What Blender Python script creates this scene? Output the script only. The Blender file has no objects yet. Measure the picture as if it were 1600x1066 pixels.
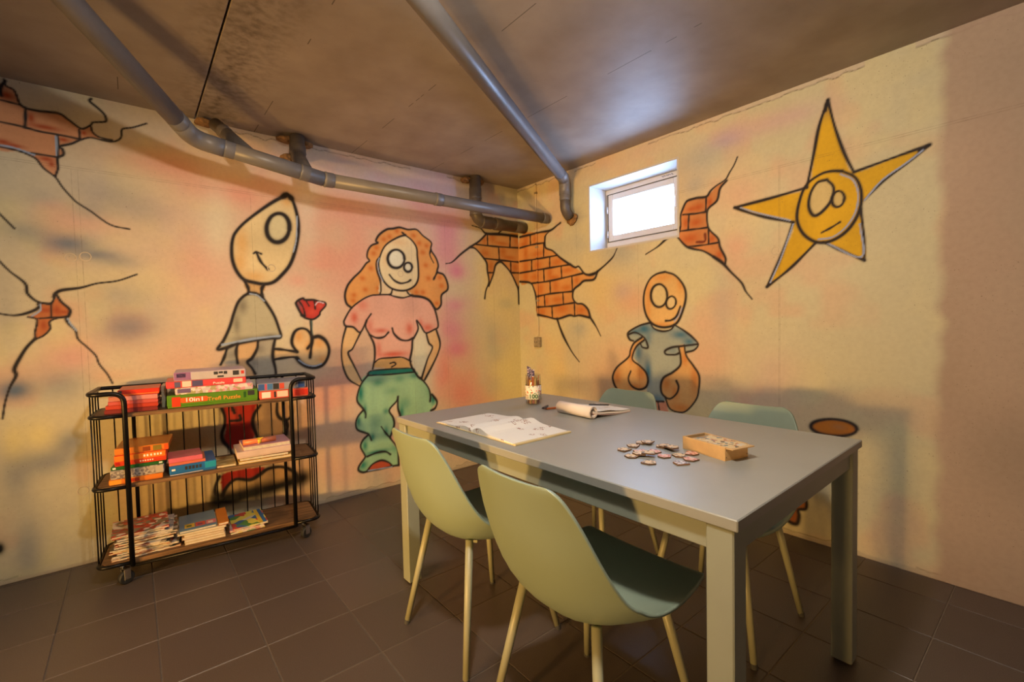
import bpy, bmesh, math, random, json
import numpy as np
from mathutils import Vector, Matrix

# ------------------------------------------------------------------ scene, camera, light
scene = bpy.context.scene
COL = scene.collection
scene.view_settings.view_transform = 'Standard'
scene.view_settings.look = 'None'
scene.view_settings.gamma = 1.0
scene.view_settings.use_curve_mapping = False
scene.view_settings.exposure = 0.05

# world frame: the corner of the two painted walls is the origin, z up,
# left wall in the plane y = 0 (x < 0), right wall in the plane x = 0 (y < 0)
YAW, PITCH, ROLL = math.radians(50.611), math.radians(-2.156), math.radians(-1.257)
fw = Vector((math.cos(YAW)*math.cos(PITCH), math.sin(YAW)*math.cos(PITCH), math.sin(PITCH)))
rt = Vector((math.sin(YAW), -math.cos(YAW), 0)); up = rt.cross(fw)
r2 = rt*math.cos(ROLL) + up*math.sin(ROLL); u2 = -rt*math.sin(ROLL) + up*math.cos(ROLL)
cam_data = bpy.data.cameras.new('camera'); cam = bpy.data.objects.new('camera', cam_data); COL.objects.link(cam)
cam_data.sensor_width = 36.0; cam_data.lens = 722.6/1600*36; cam_data.clip_start = .02
cam.matrix_world = Matrix(((r2.x, u2.x, -fw.x, -2.674), (r2.y, u2.y, -fw.y, -3.139), (r2.z, u2.z, -fw.z, 1.160), (0, 0, 0, 1)))
scene.camera = cam

world = bpy.data.worlds.new('sky'); scene.world = world; world.use_nodes = True
bgn = world.node_tree.nodes['Background']
bgn.inputs[0].default_value = (.42, .63, 1.0, 1); bgn.inputs[1].default_value = 29.0

def lamp(name, loc, energy, color, radius):
    l = bpy.data.lights.new(name, 'POINT'); l.energy = energy; l.color = color; l.shadow_soft_size = radius
    o = bpy.data.objects.new(name, l); o.location = loc; COL.objects.link(o); return o
def spot(name, loc, aim, energy, color, radius, half, blend):
    l = bpy.data.lights.new(name, 'SPOT'); l.energy = energy; l.color = color; l.shadow_soft_size = radius; l.spot_size = math.radians(2*half); l.spot_blend = blend
    o = bpy.data.objects.new(name, l); o.location = loc; o.rotation_euler = (Vector(aim)-Vector(loc)).to_track_quat('-Z', 'Y').to_euler(); COL.objects.link(o); return o
# two warm lamps standing low at the left end of the room, cones narrowed to mimic lens vignetting, one neutral lamp on the ceiling above the camera
spot('low_lamp_light', (-5.0, -1.80, .74), (0, -.1, 1.05), 370, (1.0, .54, .15), .07, 34, 1.0)
spot('low_lamp_light', (-5.25, -2.76, .82), (0, -.65, 1.0), 430, (1.0, .54, .15), .13, 36, 1.0)
lamp('ceiling_lamp_light', (-2.36, -2.55, 2.20), 86, (1.0, .88, .72), .07)
pl = bpy.data.lights.new('window_portal', 'AREA'); pl.shape = 'RECTANGLE'; pl.size = .72; pl.size_y = .48
pl.cycles.is_portal = True
po = bpy.data.objects.new('window_portal', pl); po.location = (.34, -1.1875, 1.93); po.rotation_euler = (0, math.radians(90), 0)
COL.objects.link(po)

# ------------------------------------------------------------------ helpers
R = math.radians
random.seed(7); rng = np.random.default_rng(11)
def lin(c): return tuple(((v/255)/12.92 if v/255 <= .04045 else ((v/255+.055)/1.055)**2.4) for v in c[:3])
def new_mat(name):
    m = bpy.data.materials.new(name); m.use_nodes = True
    return m, m.node_tree.nodes, m.node_tree.links, m.node_tree.nodes['Principled BSDF']
def nmat(name, col, rough=.5, metal=0, var=.12, scale=12, bump=0, bscale=60, spec=.5):
    """plain material with a noise-varied colour and optional fine relief"""
    m, N, L, b = new_mat(name)
    tc = N.new('ShaderNodeTexCoord'); nz = N.new('ShaderNodeTexNoise'); nz.inputs['Scale'].default_value = scale; nz.inputs['Detail'].default_value = 5
    L.new(tc.outputs['Object'], nz.inputs['Vector'])
    rp = N.new('ShaderNodeValToRGB'); rp.color_ramp.elements[0].position = .3; rp.color_ramp.elements[1].position = .7
    rp.color_ramp.elements[0].color = (*[max(0, c*(1-var)) for c in col], 1); rp.color_ramp.elements[1].color = (*[min(1, c*(1+var)) for c in col], 1)
    L.new(nz.outputs['Fac'], rp.inputs['Fac']); L.new(rp.outputs['Color'], b.inputs['Base Color'])
    b.inputs['Roughness'].default_value = rough; b.inputs['Metallic'].default_value = metal; b.inputs['Specular IOR Level'].default_value = spec
    if bump:
        n2 = N.new('ShaderNodeTexNoise'); n2.inputs['Scale'].default_value = bscale; n2.inputs['Detail'].default_value = 4
        L.new(tc.outputs['Object'], n2.inputs['Vector'])
        bp = N.new('ShaderNodeBump'); bp.inputs['Strength'].default_value = bump; bp.inputs['Distance'].default_value = .003
        L.new(n2.outputs['Fac'], bp.inputs['Height']); L.new(bp.outputs['Normal'], b.inputs['Normal'])
    return m
def print_mat(name, cols, scale=40, rough=.4, stretch=(1, 1, 1), seed=0.0):
    """colourful print: cells of a few flat colours"""
    m, N, L, b = new_mat(name)
    tc = N.new('ShaderNodeTexCoord'); mp = N.new('ShaderNodeMapping'); mp.inputs['Scale'].default_value = stretch; mp.inputs['Location'].default_value = (seed, seed*.7, seed*.3)
    vo = N.new('ShaderNodeTexVoronoi'); vo.inputs['Scale'].default_value = scale
    L.new(tc.outputs['Object'], mp.inputs['Vector']); L.new(mp.outputs['Vector'], vo.inputs['Vector'])
    sp = N.new('ShaderNodeSeparateColor'); L.new(vo.outputs['Color'], sp.inputs[0])
    rp = N.new('ShaderNodeValToRGB'); rp.color_ramp.interpolation = 'CONSTANT'
    e = rp.color_ramp.elements
    while len(e) < len(cols): e.new(.5)
    for i, c in enumerate(cols): e[i].position = i/len(cols); e[i].color = (*lin(c), 1)
    L.new(sp.outputs[0], rp.inputs['Fac']); L.new(rp.outputs['Color'], b.inputs['Base Color']); b.inputs['Roughness'].default_value = rough
    return m
def page_mat(name, ink=(120, 70, 40), thr=.60, scale=22):
    """paper with sparse sketchy line drawings"""
    m, N, L, b = new_mat(name)
    tc = N.new('ShaderNodeTexCoord')
    a = N.new('ShaderNodeTexNoise'); a.inputs['Scale'].default_value = scale; a.inputs['Detail'].default_value = 1
    f = N.new('ShaderNodeTexNoise'); f.inputs['Scale'].default_value = scale*11; f.inputs['Detail'].default_value = 3
    for n in (a, f): L.new(tc.outputs['Object'], n.inputs['Vector'])
    g1 = N.new('ShaderNodeMath'); g1.operation = 'GREATER_THAN'; g1.inputs[1].default_value = thr; L.new(a.outputs['Fac'], g1.inputs[0])
    g2 = N.new('ShaderNodeMath'); g2.operation = 'GREATER_THAN'; g2.inputs[1].default_value = .53; L.new(f.outputs['Fac'], g2.inputs[0])
    mu = N.new('ShaderNodeMath'); mu.operation = 'MULTIPLY'; L.new(g1.outputs[0], mu.inputs[0]); L.new(g2.outputs[0], mu.inputs[1])
    mx = N.new('ShaderNodeMix'); mx.data_type = 'RGBA'; mx.inputs[6].default_value = (.80, .77, .72, 1); mx.inputs[7].default_value = (*lin(ink), 1)
    L.new(mu.outputs[0], mx.inputs[0]); L.new(mx.outputs[2], b.inputs['Base Color']); b.inputs['Roughness'].default_value = .75
    return m
def glass_mat(name, tint=(.97, .98, 1), ior=.06):
    m = bpy.data.materials.new(name); m.use_nodes = True; N = m.node_tree.nodes; L = m.node_tree.links; N.clear()
    out = N.new('ShaderNodeOutputMaterial'); mx = N.new('ShaderNodeMixShader'); tr = N.new('ShaderNodeBsdfTransparent'); gl = N.new('ShaderNodeBsdfGlossy'); fr = N.new('ShaderNodeValue'); fr.outputs[0].default_value = ior; tr.inputs['Color'].default_value = (*tint, 1); gl.inputs['Roughness'].default_value = .04
    L.new(fr.outputs[0], mx.inputs[0]); L.new(tr.outputs[0], mx.inputs[1]); L.new(gl.outputs[0], mx.inputs[2]); L.new(mx.outputs[0], out.inputs[0])
    return m

def link(name, me, mat=None, parent=None, loc=None, rot=None, smooth=False):
    o = bpy.data.objects.new(name, me); COL.objects.link(o)
    if mat is not None and not me.materials: me.materials.append(mat)
    if parent: o.parent = parent
    if loc is not None: o.location = loc
    if rot is not None: o.rotation_euler = rot
    if smooth: me.polygons.foreach_set('use_smooth', [True]*len(me.polygons))
    return o
def to_mesh(bm, name='mesh'):
    bmesh.ops.recalc_face_normals(bm, faces=bm.faces[:])
    me = bpy.data.meshes.new(name); bm.to_mesh(me); bm.free(); return me
def tag(o, label, cat, group=None, kind=None):
    if label: o['label'] = label
    if cat: o['category'] = cat
    if group: o['group'] = group
    if kind: o['kind'] = kind
    return o
def empty(name, loc=(0, 0, 0), rz=0, label=None, cat=None, group=None):
    o = bpy.data.objects.new(name, None); COL.objects.link(o); o.location = loc; o.rotation_euler = (0, 0, rz); o.empty_display_size = .05
    return tag(o, label, cat, group)
def box(bm, x0, x1, y0, y1, z0, z1, bev=0, M=None, seg=1):
    vs = [bm.verts.new((x, y, z)) for z in (z0, z1) for y in (y0, y1) for x in (x0, x1)]
    fs = [bm.faces.new([vs[i] for i in f]) for f in ((0, 2, 3, 1), (4, 5, 7, 6), (0, 1, 5, 4), (2, 6, 7, 3), (0, 4, 6, 2), (1, 3, 7, 5))]
    if bev:
        r = bmesh.ops.bevel(bm, geom=list({e for f in fs for e in f.edges}), offset=bev, segments=seg, profile=.5, affect='EDGES')
        vs = list({v for f in r['faces'] for v in f.verts} | {v for v in vs if v.is_valid})
    if M is not None: bmesh.ops.transform(bm, matrix=M, verts=[v for v in vs if v.is_valid])
    return vs
def boxo(name, x0, x1, y0, y1, z0, z1, mat, parent=None, bev=0, loc=None, rot=None, seg=1):
    bm = bmesh.new(); box(bm, x0, x1, y0, y1, z0, z1, bev, seg=seg); return link(name, to_mesh(bm), mat, parent, loc, rot)
def catmull(P, n=6, closed=False):
    P = np.array(P, float)
    if len(P) < 3 and not closed: return np.array([P[0]*(1-t)+P[-1]*t for t in np.linspace(0, 1, n+1)])
    if closed: Q = np.vstack([P[-1], P, P[0], P[1]])
    else: Q = np.vstack([2*P[0]-P[1], P, 2*P[-1]-P[-2]])
    out = []
    for i in range(1, len(Q)-2):
        a, b, c, d = Q[i-1], Q[i], Q[i+1], Q[i+2]
        for k in range(n):
            t = k/n
            out.append(.5*((2*b)+(c-a)*t+(2*a-5*b+4*c-d)*t*t+(3*b-a-3*c+d)*t**3))
    if not closed: out.append(Q[-2])
    return np.array(out)
def fillet(P, r, n=5, closed=False):
    """polyline with rounded corners"""
    P = [Vector(p) for p in P]; out = []; N = len(P)
    for i in range(N):
        if not closed and i in (0, N-1): out.append(P[i]); continue
        a, b, c = P[i-1], P[i], P[(i+1) % N]
        d1 = (a-b); d2 = (c-b); k = min(r, d1.length*.49, d2.length*.49)
        s = b+d1.normalized()*k; e = b+d2.normalized()*k
        for j in range(n+1):
            t = j/n; out.append(s*(1-t)**2+b*2*t*(1-t)+e*t*t)
    return out
def tube(bm, pts, r, n=8, closed=False, caps=True):
    pts = [Vector(p) for p in pts]; N = len(pts); rings = []
    rad = r if hasattr(r, '__len__') else [r]*N
    nrm = None
    for i in range(N):
        if closed: t = (pts[(i+1) % N]-pts[i-1])
        else: t = pts[min(i+1, N-1)]-pts[max(i-1, 0)]
        t.normalize()
        if nrm is None: nrm = t.orthogonal().normalized()
        else:
            nrm = nrm-t*nrm.dot(t)
            nrm = nrm.normalized() if nrm.length > 1e-6 else t.orthogonal().normalized()
        b = t.cross(nrm)
        rings.append([bm.verts.new(pts[i]+(nrm*math.cos(2*math.pi*k/n)+b*math.sin(2*math.pi*k/n))*rad[i]) for k in range(n)])
    for i in range(N if closed else N-1):
        a, c = rings[i], rings[(i+1) % N]
        for k in range(n): bm.faces.new((a[k], a[(k+1) % n], c[(k+1) % n], c[k]))
    if caps and not closed:
        bm.faces.new(rings[0][::-1]); bm.faces.new(rings[-1])
def tubeo(name, pts, r, mat, parent=None, n=8, closed=False, smooth=True, loc=None):
    bm = bmesh.new(); tube(bm, pts, r, n, closed); return link(name, to_mesh(bm), mat, parent, loc, smooth=smooth)
def lathe(bm, prof, n=24, cap=True):
    rings = []
    for r, z in prof: rings.append([bm.verts.new((r*math.cos(2*math.pi*k/n), r*math.sin(2*math.pi*k/n), z)) for k in range(n)])
    for a, c in zip(rings, rings[1:]):
        for k in range(n): bm.faces.new((a[k], a[(k+1) % n], c[(k+1) % n], c[k]))
    if cap: bm.faces.new(rings[0][::-1]); bm.faces.new(rings[-1])
def text_obj(name, s, size, mat, parent, loc, rot, ext=.0004, sx=1.0, bold=0):
    cu = bpy.data.curves.new(name, 'FONT'); cu.body = s; cu.size = size; cu.extrude = ext; cu.align_x = 'CENTER'; cu.align_y = 'CENTER'; cu.resolution_u = 3; cu.offset = bold
    t = bpy.data.objects.new(name, cu); COL.objects.link(t)
    dg = bpy.context.evaluated_depsgraph_get(); me = bpy.data.meshes.new_from_object(t.evaluated_get(dg))
    bpy.data.objects.remove(t); me.materials.clear(); me.materials.append(mat)
    o = link(name, me, None, parent, loc, rot); o.scale = (sx, 1, 1); return o
def copy_tree(o, parent=None):
    c = o.copy(); COL.objects.link(c); c.parent = parent
    for ch in o.children: copy_tree(ch, c)
    return c

H = 2.34                       # ceiling height
XW, YW = -5.6, -5.2            # far ends of the room behind the camera

# ------------------------------------------------------------------ the mural: airbrush paint, plus lamp glow painted near the corner, as a colour attribute on the plaster
MURAL = json.loads(r'''{"A":[["b","",[-1.925,1.889],1.141,0.761,[228,140,108],0.28,0],
["b","",[-1.46,1.297],0.712,0.668,[228,140,108],0.3,0],
["b","",[-2.4,1.506],0.39,0.52,[228,140,108],0.12,0],
["b","",[-1.147,2.133],0.577,0.192,[212,165,150],0.6,0],
["b","",[-0.77,2.244],0.319,0.266,[212,165,150],0.6,0],
["b","",[-3.046,1.648],0.085,0.05,[104,100,96],0.75,0],
["b","",[-2.91,1.598],0.117,0.053,[104,100,96],0.95,0],
["b","",[-2.797,1.553],0.095,0.031,[104,100,96],0.75,0],
["b","",[-2.713,1.521],0.098,0.04,[104,100,96],0.45,0],
["b","",[-2.688,1.197],0.129,0.1,[104,100,96],0.6,0],
["b","",[-2.702,1.346],0.145,0.075,[104,100,96],0.45,0],
["b","",[-3.109,0.9],0.069,0.054,[104,100,96],0.7,0],
["b","",[-2.986,1.817],0.066,0.046,[104,100,96],0.35,0],
["b","",[-2.748,1.874],0.158,0.096,[104,100,96],0.35,0],
["b","",[-2.598,1.798],0.12,0.09,[104,100,96],0.25,0],
["b","",[-2.941,0.913],0.106,0.106,[104,100,96],0.35,0],
["b","",[-3.012,0.548],0.12,0.073,[104,100,96],0.45,0],
["b","",[-3.12,0.509],0.055,0.149,[104,100,96],0.4,0],
["b","",[-3.094,0.135],0.051,0.178,[104,100,96],0.4,0],
["b","",[-3.117,1.288],0.044,0.147,[104,100,96],0.3,0],
["b","",[-2.93,0.626],0.07,0.065,[104,100,96],0.45,0],
["b","",[-2.812,1.769],0.083,0.055,[104,100,96],0.3,0],
["b","",[-2.913,1.037],0.118,0.07,[228,140,108],0.45,0],
["b","",[-2.839,1.702],0.164,0.054,[228,140,108],0.4,0],
["b","",[-2.95,1.75],0.078,0.062,[228,140,108],0.3,0],
["b","",[-3.124,0.661],0.045,0.099,[240,188,104],0.5,0],
["b","",[-3.039,0.677],0.067,0.087,[240,188,104],0.5,0],
["b","",[-2.574,2.07],0.27,0.078,[232,128,92],0.35,0],
["b","",[-2.487,2.047],0.186,0.081,[232,128,92],0.35,0],
["b","",[-2.229,1.958],0.24,0.089,[232,128,92],0.55,0],
["b","",[-2.309,1.511],0.168,0.201,[232,128,92],0.3,0],
["b","",[-2.42,1.005],0.228,0.13,[232,128,92],0.35,0],
["b","",[-1.663,1.633],0.166,0.108,[232,128,92],0.65,0],
["b","",[-1.706,1.567],0.082,0.041,[232,128,92],0.6,0],
["b","",[-1.848,1.457],0.063,0.039,[232,128,92],0.8,0],
["b","",[-1.469,1.691],0.176,0.265,[232,128,92],0.4,0],
["b","",[-1.696,1.838],0.164,0.082,[232,128,92],0.4,0],
["b","",[-1.504,1.947],0.261,0.113,[232,128,92],0.4,0],
["b","",[-1.585,1.468],0.128,0.256,[232,128,92],0.35,0],
["b","",[-1.643,1.04],0.169,0.254,[232,128,92],0.45,0],
["b","",[-1.542,0.861],0.131,0.175,[232,128,92],0.4,0],
["b","",[-1.72,0.621],0.25,0.25,[232,128,92],0.55,0],
["b","",[-1.628,0.261],0.302,0.215,[232,128,92],0.5,0],
["b","",[-1.209,0.316],0.292,0.243,[232,128,92],0.4,0],
["b","",[-0.942,2.071],0.153,0.132,[216,106,112],0.4,0],
["b","",[-0.724,1.853],0.141,0.163,[216,106,112],0.55,0],
["b","",[-0.637,1.583],0.1,0.078,[216,106,112],0.85,0],
["b","",[-0.648,2.013],0.22,0.11,[216,106,112],0.35,0],
["b","",[-0.651,1.327],0.145,0.078,[216,106,112],0.8,0],
["b","",[-0.687,1.138],0.144,0.144,[216,106,112],0.8,0],
["b","",[-0.657,0.968],0.134,0.078,[216,106,112],0.8,0],
["b","",[-0.729,1.703],0.163,0.163,[216,106,112],0.4,0],
["b","",[-0.917,1.495],0.103,0.124,[216,106,112],0.3,0],
["b","",[-0.816,0.801],0.118,0.215,[232,128,92],0.8,0],
["b","",[-0.644,0.58],0.169,0.169,[232,128,92],0.7,0],
["b","",[-0.573,0.886],0.137,0.229,[232,128,92],0.4,0],
["b","",[-0.392,0.441],0.301,0.241,[232,128,92],0.55,0],
["b","",[-0.116,0.347],0.322,0.257,[232,128,92],0.35,0],
["b","",[-0.562,0.2],0.289,0.174,[232,128,92],0.4,0],
["b","",[-0.159,1.332],0.088,0.05,[150,140,115],0.9,0],
["b","",[-0.307,1.032],0.061,0.134,[150,140,115],0.8,0],
["b","",[-0.256,0.893],0.074,0.086,[150,140,115],0.6,0],
["b","",[-0.284,0.647],0.123,0.099,[150,140,115],0.4,0],
["b","",[-0.137,0.858],0.254,0.763,[240,188,104],0.75,0],
["b","",[-0.363,1.41],0.179,0.299,[240,188,104],0.4,0],
["b","",[0.038,0.499],0.2,0.399,[240,188,104],0.8,0],
["b","",[-2.34,0.706],0.203,0.101,[240,188,104],0.3,0],
["b","",[-1.316,1.479],0.111,0.139,[235,200,150],0.5,0],
["b","",[-1.775,1.869],0.08,0.24,[235,200,150],0.35,0],
["b","",[-2.268,1.77],0.088,0.237,[232,196,140],0.5,0],
["b","",[-1.837,1.213],0.278,0.238,[235,200,150],0.55,0],
["b","",[-2.019,1.294],0.224,0.298,[228,190,140],0.4,0],
["b","",[-0.98,0.912],0.134,0.308,[236,205,150],0.5,0],
["b","",[-1.299,0.564],0.236,0.283,[240,200,150],0.4,0],
["b","",[-2.631,0.33],0.183,0.367,[215,150,70],0.5,0],
["b","",[-2.442,0.43],0.229,0.196,[215,150,75],0.5,0],
["b","",[-2.055,0.349],0.225,0.225,[222,150,80],0.5,0],
["f","painted_broken_bricks|top",[[-3.111,2.283],[-3.075,2.305],[-3.052,2.294],[-3.043,2.273],[-3.034,2.236],[-3.015,2.22],[-2.965,2.219],[-2.904,2.225],[-2.87,2.203],[-2.829,2.172],[-2.789,2.191],[-2.785,2.166],[-2.756,2.14],[-2.786,2.136],[-2.836,2.112],[-2.906,2.067],[-2.897,2.054],[-2.896,2.029],[-2.915,2.012],[-2.918,1.986],[-2.917,1.961],[-2.928,1.921],[-2.967,1.951],[-2.988,1.987],[-3.009,2.001],[-3.043,2.014],[-3.122,2.022]],[214,128,74],1.0,0.006],
["b","painted_broken_bricks|top",[-3.075,2.261],0.03,0.02,[170,52,10],0.9,1],
["b","painted_broken_bricks|top",[-2.999,2.179],0.013,0.026,[170,52,10],0.9,1],
["b","painted_broken_bricks|top",[-2.954,2.147],0.058,0.013,[170,52,10],0.9,1],
["b","painted_broken_bricks|top",[-3.096,2.046],0.03,0.013,[170,52,10],0.9,1],
["b","painted_broken_bricks|top",[-3.059,2.036],0.035,0.01,[170,52,10],0.9,1],
["b","painted_broken_bricks|top",[-2.893,2.102],0.022,0.011,[170,52,10],0.9,1],
["b","painted_broken_bricks|top",[-2.817,2.152],0.012,0.013,[170,52,10],0.9,1],
["b","painted_broken_bricks|top",[-2.956,1.997],0.032,0.014,[170,52,10],0.9,1],
["b","painted_broken_bricks|top",[-2.939,1.975],0.013,0.016,[170,52,10],0.9,1],
["l","painted_broken_bricks|top",[[-3.08,2.331],[-3.075,2.305],[-3.052,2.294],[-3.043,2.273],[-3.034,2.236],[-3.015,2.22],[-2.965,2.219],[-2.904,2.225],[-2.87,2.203],[-2.829,2.172],[-2.809,2.18],[-2.788,2.201],[-2.781,2.213],[-2.738,2.227],[-2.73,2.239],[-2.736,2.264],[-2.76,2.29],[-2.789,2.315],[-2.783,2.329]],0.009,[38,26,20],0.5,0,1.0],
["l","painted_broken_bricks|top",[[-3.118,2.022],[-3.081,2.019],[-3.043,2.014],[-3.009,2.001],[-2.988,1.987],[-2.967,1.951],[-2.928,1.915],[-2.907,1.874],[-2.876,1.828],[-2.853,1.802],[-2.807,1.768],[-2.736,1.71],[-2.661,1.696]],0.008,[38,26,20],0.5,1,1.0],
["l","painted_broken_bricks|top",[[-2.928,1.921],[-2.917,1.961],[-2.918,1.992],[-2.915,2.012],[-2.896,2.029],[-2.897,2.054],[-2.906,2.067],[-2.865,2.089],[-2.836,2.112],[-2.806,2.131],[-2.786,2.136],[-2.747,2.133],[-2.711,2.134],[-2.685,2.15],[-2.674,2.17],[-2.672,2.2],[-2.661,2.213],[-2.624,2.228],[-2.568,2.262]],0.01,[38,26,20],0.5,1,1.0],
["l","painted_broken_bricks|top",[[-2.789,2.191],[-2.785,2.166],[-2.766,2.148],[-2.736,2.142],[-2.711,2.142]],0.006,[38,26,20],0.5,0,1.0],
["l","painted_broken_bricks|top",[[-3.109,2.236],[-3.096,2.235],[-3.034,2.229],[-3.015,2.22]],0.006,[38,26,20],0.5,0,1.0],
["l","painted_broken_bricks|top",[[-3.015,2.22],[-3.021,2.13]],0.011,[38,26,20],0.5,0,1.0],
["l","painted_broken_bricks|top",[[-3.113,2.135],[-3.059,2.133],[-3.021,2.129],[-2.969,2.122],[-2.915,2.122],[-2.836,2.119]],0.008,[38,26,20],0.5,0,1.0],
["l","painted_broken_bricks|top",[[-2.913,2.121],[-2.912,2.075],[-2.915,2.018]],0.008,[38,26,20],0.5,0,1.0],
["l","painted_broken_bricks|top",[[-2.834,2.164],[-2.833,2.119]],0.008,[38,26,20],0.5,0,1.0],
["l","painted_broken_bricks|top",[[-3.043,2.014],[-2.978,2.014],[-2.915,2.013]],0.008,[38,26,20],0.5,0,1.0],
["l","painted_broken_bricks|top",[[-3.076,2.326],[-3.092,2.291],[-3.091,2.256]],0.012,[38,26,20],0.5,0,1.0],
["l","painted_broken_bricks|top",[[-2.918,2.112],[-2.918,2.074],[-2.92,2.023]],0.003,[160,150,142],0.5,0,1.0],
["l","painted_broken_bricks|top",[[-3.105,2.029],[-3.055,2.025],[-2.996,2.007]],0.003,[160,150,142],0.5,0,1.0],
["f","painted_broken_bricks|mid",[[-3.014,1.305],[-2.977,1.304],[-2.953,1.33],[-2.947,1.346],[-2.933,1.314],[-2.905,1.277],[-2.909,1.248],[-2.919,1.24],[-2.957,1.232],[-2.978,1.216],[-2.977,1.184],[-3.001,1.152],[-3.029,1.135],[-3.029,1.169],[-3.021,1.209],[-3.023,1.233],[-3.05,1.241],[-3.01,1.273]],[196,98,44],1.0,0.006],
["b","painted_broken_bricks|mid",[-2.99,1.273],0.027,0.014,[160,50,14],0.7,1],
["b","painted_broken_bricks|mid",[-2.95,1.273],0.015,0.028,[160,50,14],0.7,1],
["b","painted_broken_bricks|mid",[-2.999,1.2],0.013,0.027,[160,50,14],0.7,1],
["b","painted_broken_bricks|mid",[-2.926,1.265],0.021,0.01,[160,50,14],0.7,1],
["l","painted_broken_bricks|mid",[[-2.977,1.304],[-3.014,1.313],[-3.046,1.352],[-3.052,1.399],[-3.098,1.452],[-3.128,1.496],[-3.147,1.533]],0.011,[38,26,20],0.5,1,1.0],
["l","painted_broken_bricks|mid",[[-3.014,1.313],[-2.977,1.304],[-2.962,1.317],[-2.952,1.354]],0.009,[38,26,20],0.5,0,1.0],
["l","painted_broken_bricks|mid",[[-2.959,1.338],[-2.952,1.354],[-2.928,1.371],[-2.861,1.385],[-2.798,1.409],[-2.72,1.425],[-2.641,1.462]],0.014,[38,26,20],0.5,1,1.0],
["l","painted_broken_bricks|mid",[[-3.013,1.301],[-3.009,1.295],[-3.021,1.277],[-3.058,1.257],[-3.096,1.249],[-3.139,1.257],[-3.159,1.265]],0.013,[38,26,20],0.5,1,1.0],
["l","painted_broken_bricks|mid",[[-2.947,1.346],[-2.933,1.314],[-2.905,1.277],[-2.909,1.248],[-2.919,1.232],[-2.911,1.207],[-2.888,1.173],[-2.881,1.131],[-2.849,1.088],[-2.819,1.044],[-2.808,1.001],[-2.779,0.947],[-2.761,0.898]],0.012,[38,26,20],0.5,1,1.0],
["l","painted_broken_bricks|mid",[[-3.05,1.241],[-3.023,1.233],[-3.021,1.209],[-3.029,1.169],[-3.029,1.135]],0.007,[38,26,20],0.5,0,1.0],
["l","painted_broken_bricks|mid",[[-3.029,1.139],[-3.059,1.099],[-3.083,1.052],[-3.104,0.999],[-3.1,0.967],[-3.122,0.914],[-3.14,0.846],[-3.151,0.773]],0.015,[38,26,20],0.5,1,1.0],
["l","painted_broken_bricks|mid",[[-2.919,1.24],[-2.957,1.232],[-2.978,1.216],[-2.977,1.184],[-3.001,1.152],[-3.029,1.135]],0.006,[38,26,20],0.5,0,1.0],
["l","painted_broken_bricks|mid",[[-3.012,1.234],[-2.918,1.242]],0.007,[38,26,20],0.5,0,1.0],
["l","painted_broken_bricks|mid",[[-2.969,1.305],[-2.971,1.236]],0.006,[38,26,20],0.5,0,1.0],
["l","painted_broken_bricks|mid",[[-3.006,1.301],[-3.007,1.273],[-3.036,1.245]],0.003,[160,150,142],0.5,0,1.0],
["l","painted_broken_bricks|mid",[[-2.913,1.232],[-2.905,1.207],[-2.885,1.173]],0.003,[160,150,142],0.5,0,1.0],
["l","painted_broken_bricks|mid",[[-3.076,1.653],[-3.119,1.714],[-3.14,1.749]],0.007,[38,26,20],0.5,1,1.0],
["b","",[-3.189,0.173],0.019,0.029,[20,14,10],1.2,0],
["f","painted_man_with_rose",[[-1.888,1.999],[-1.863,1.975],[-1.841,1.908],[-1.829,1.826],[-1.835,1.742],[-1.857,1.643],[-1.89,1.558],[-1.94,1.492],[-1.987,1.448],[-2.039,1.434],[-2.094,1.441],[-2.147,1.457],[-2.182,1.504],[-2.201,1.568],[-2.203,1.633],[-2.196,1.687],[-2.179,1.731],[-2.134,1.79],[-2.056,1.866],[-1.975,1.936],[-1.915,1.979],[-1.888,1.999]],[230,178,112],1.0,0.006],
["b","painted_man_with_rose",[-2.149,1.674],0.04,0.09,[228,148,70],0.7,1],
["b","painted_man_with_rose",[-2.165,1.553],0.039,0.068,[228,148,70],0.7,1],
["b","painted_man_with_rose",[-2.092,1.478],0.069,0.035,[228,148,70],0.7,1],
["b","painted_man_with_rose",[-1.893,1.951],0.037,0.037,[228,148,70],0.7,1],
["f","painted_man_with_rose",[[-1.888,1.781],[-1.897,1.752],[-1.912,1.726],[-1.931,1.708],[-1.952,1.699],[-1.973,1.7],[-1.991,1.711],[-2.003,1.731],[-2.009,1.757],[-2.008,1.786],[-2.0,1.815],[-1.986,1.84],[-1.967,1.858],[-1.946,1.868],[-1.925,1.867],[-1.907,1.857],[-1.893,1.837],[-1.887,1.811],[-1.888,1.781]],[226,184,122],1.0,0.006],
["f","painted_man_with_rose",[[-2.145,1.451],[-2.039,1.434],[-2.054,1.375],[-2.123,1.373]],[216,150,84],1.0,0.006],
["f","painted_man_with_rose",[[-2.249,1.052],[-2.193,1.077],[-1.995,1.099],[-2.008,0.986],[-1.995,0.859],[-1.996,0.757],[-2.114,0.77],[-2.109,0.891],[-2.147,0.964],[-2.198,0.962],[-2.284,0.959],[-2.303,0.91]],[186,152,112],1.0,0.006],
["b","painted_man_with_rose",[-2.076,1.04],0.029,0.035,[120,100,78],0.6,1],
["b","painted_man_with_rose",[-2.227,1.012],0.033,0.033,[120,100,78],0.6,1],
["b","painted_man_with_rose",[-2.112,0.956],0.023,0.035,[120,100,78],0.6,1],
["f","painted_man_with_rose",[[-2.191,1.082],[-2.086,1.084],[-2.093,1.041],[-2.122,0.987],[-2.147,0.964],[-2.124,0.926],[-2.104,0.881],[-2.164,0.886],[-2.198,0.962],[-2.203,1.029]],[226,158,96],1.0,0.006],
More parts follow.
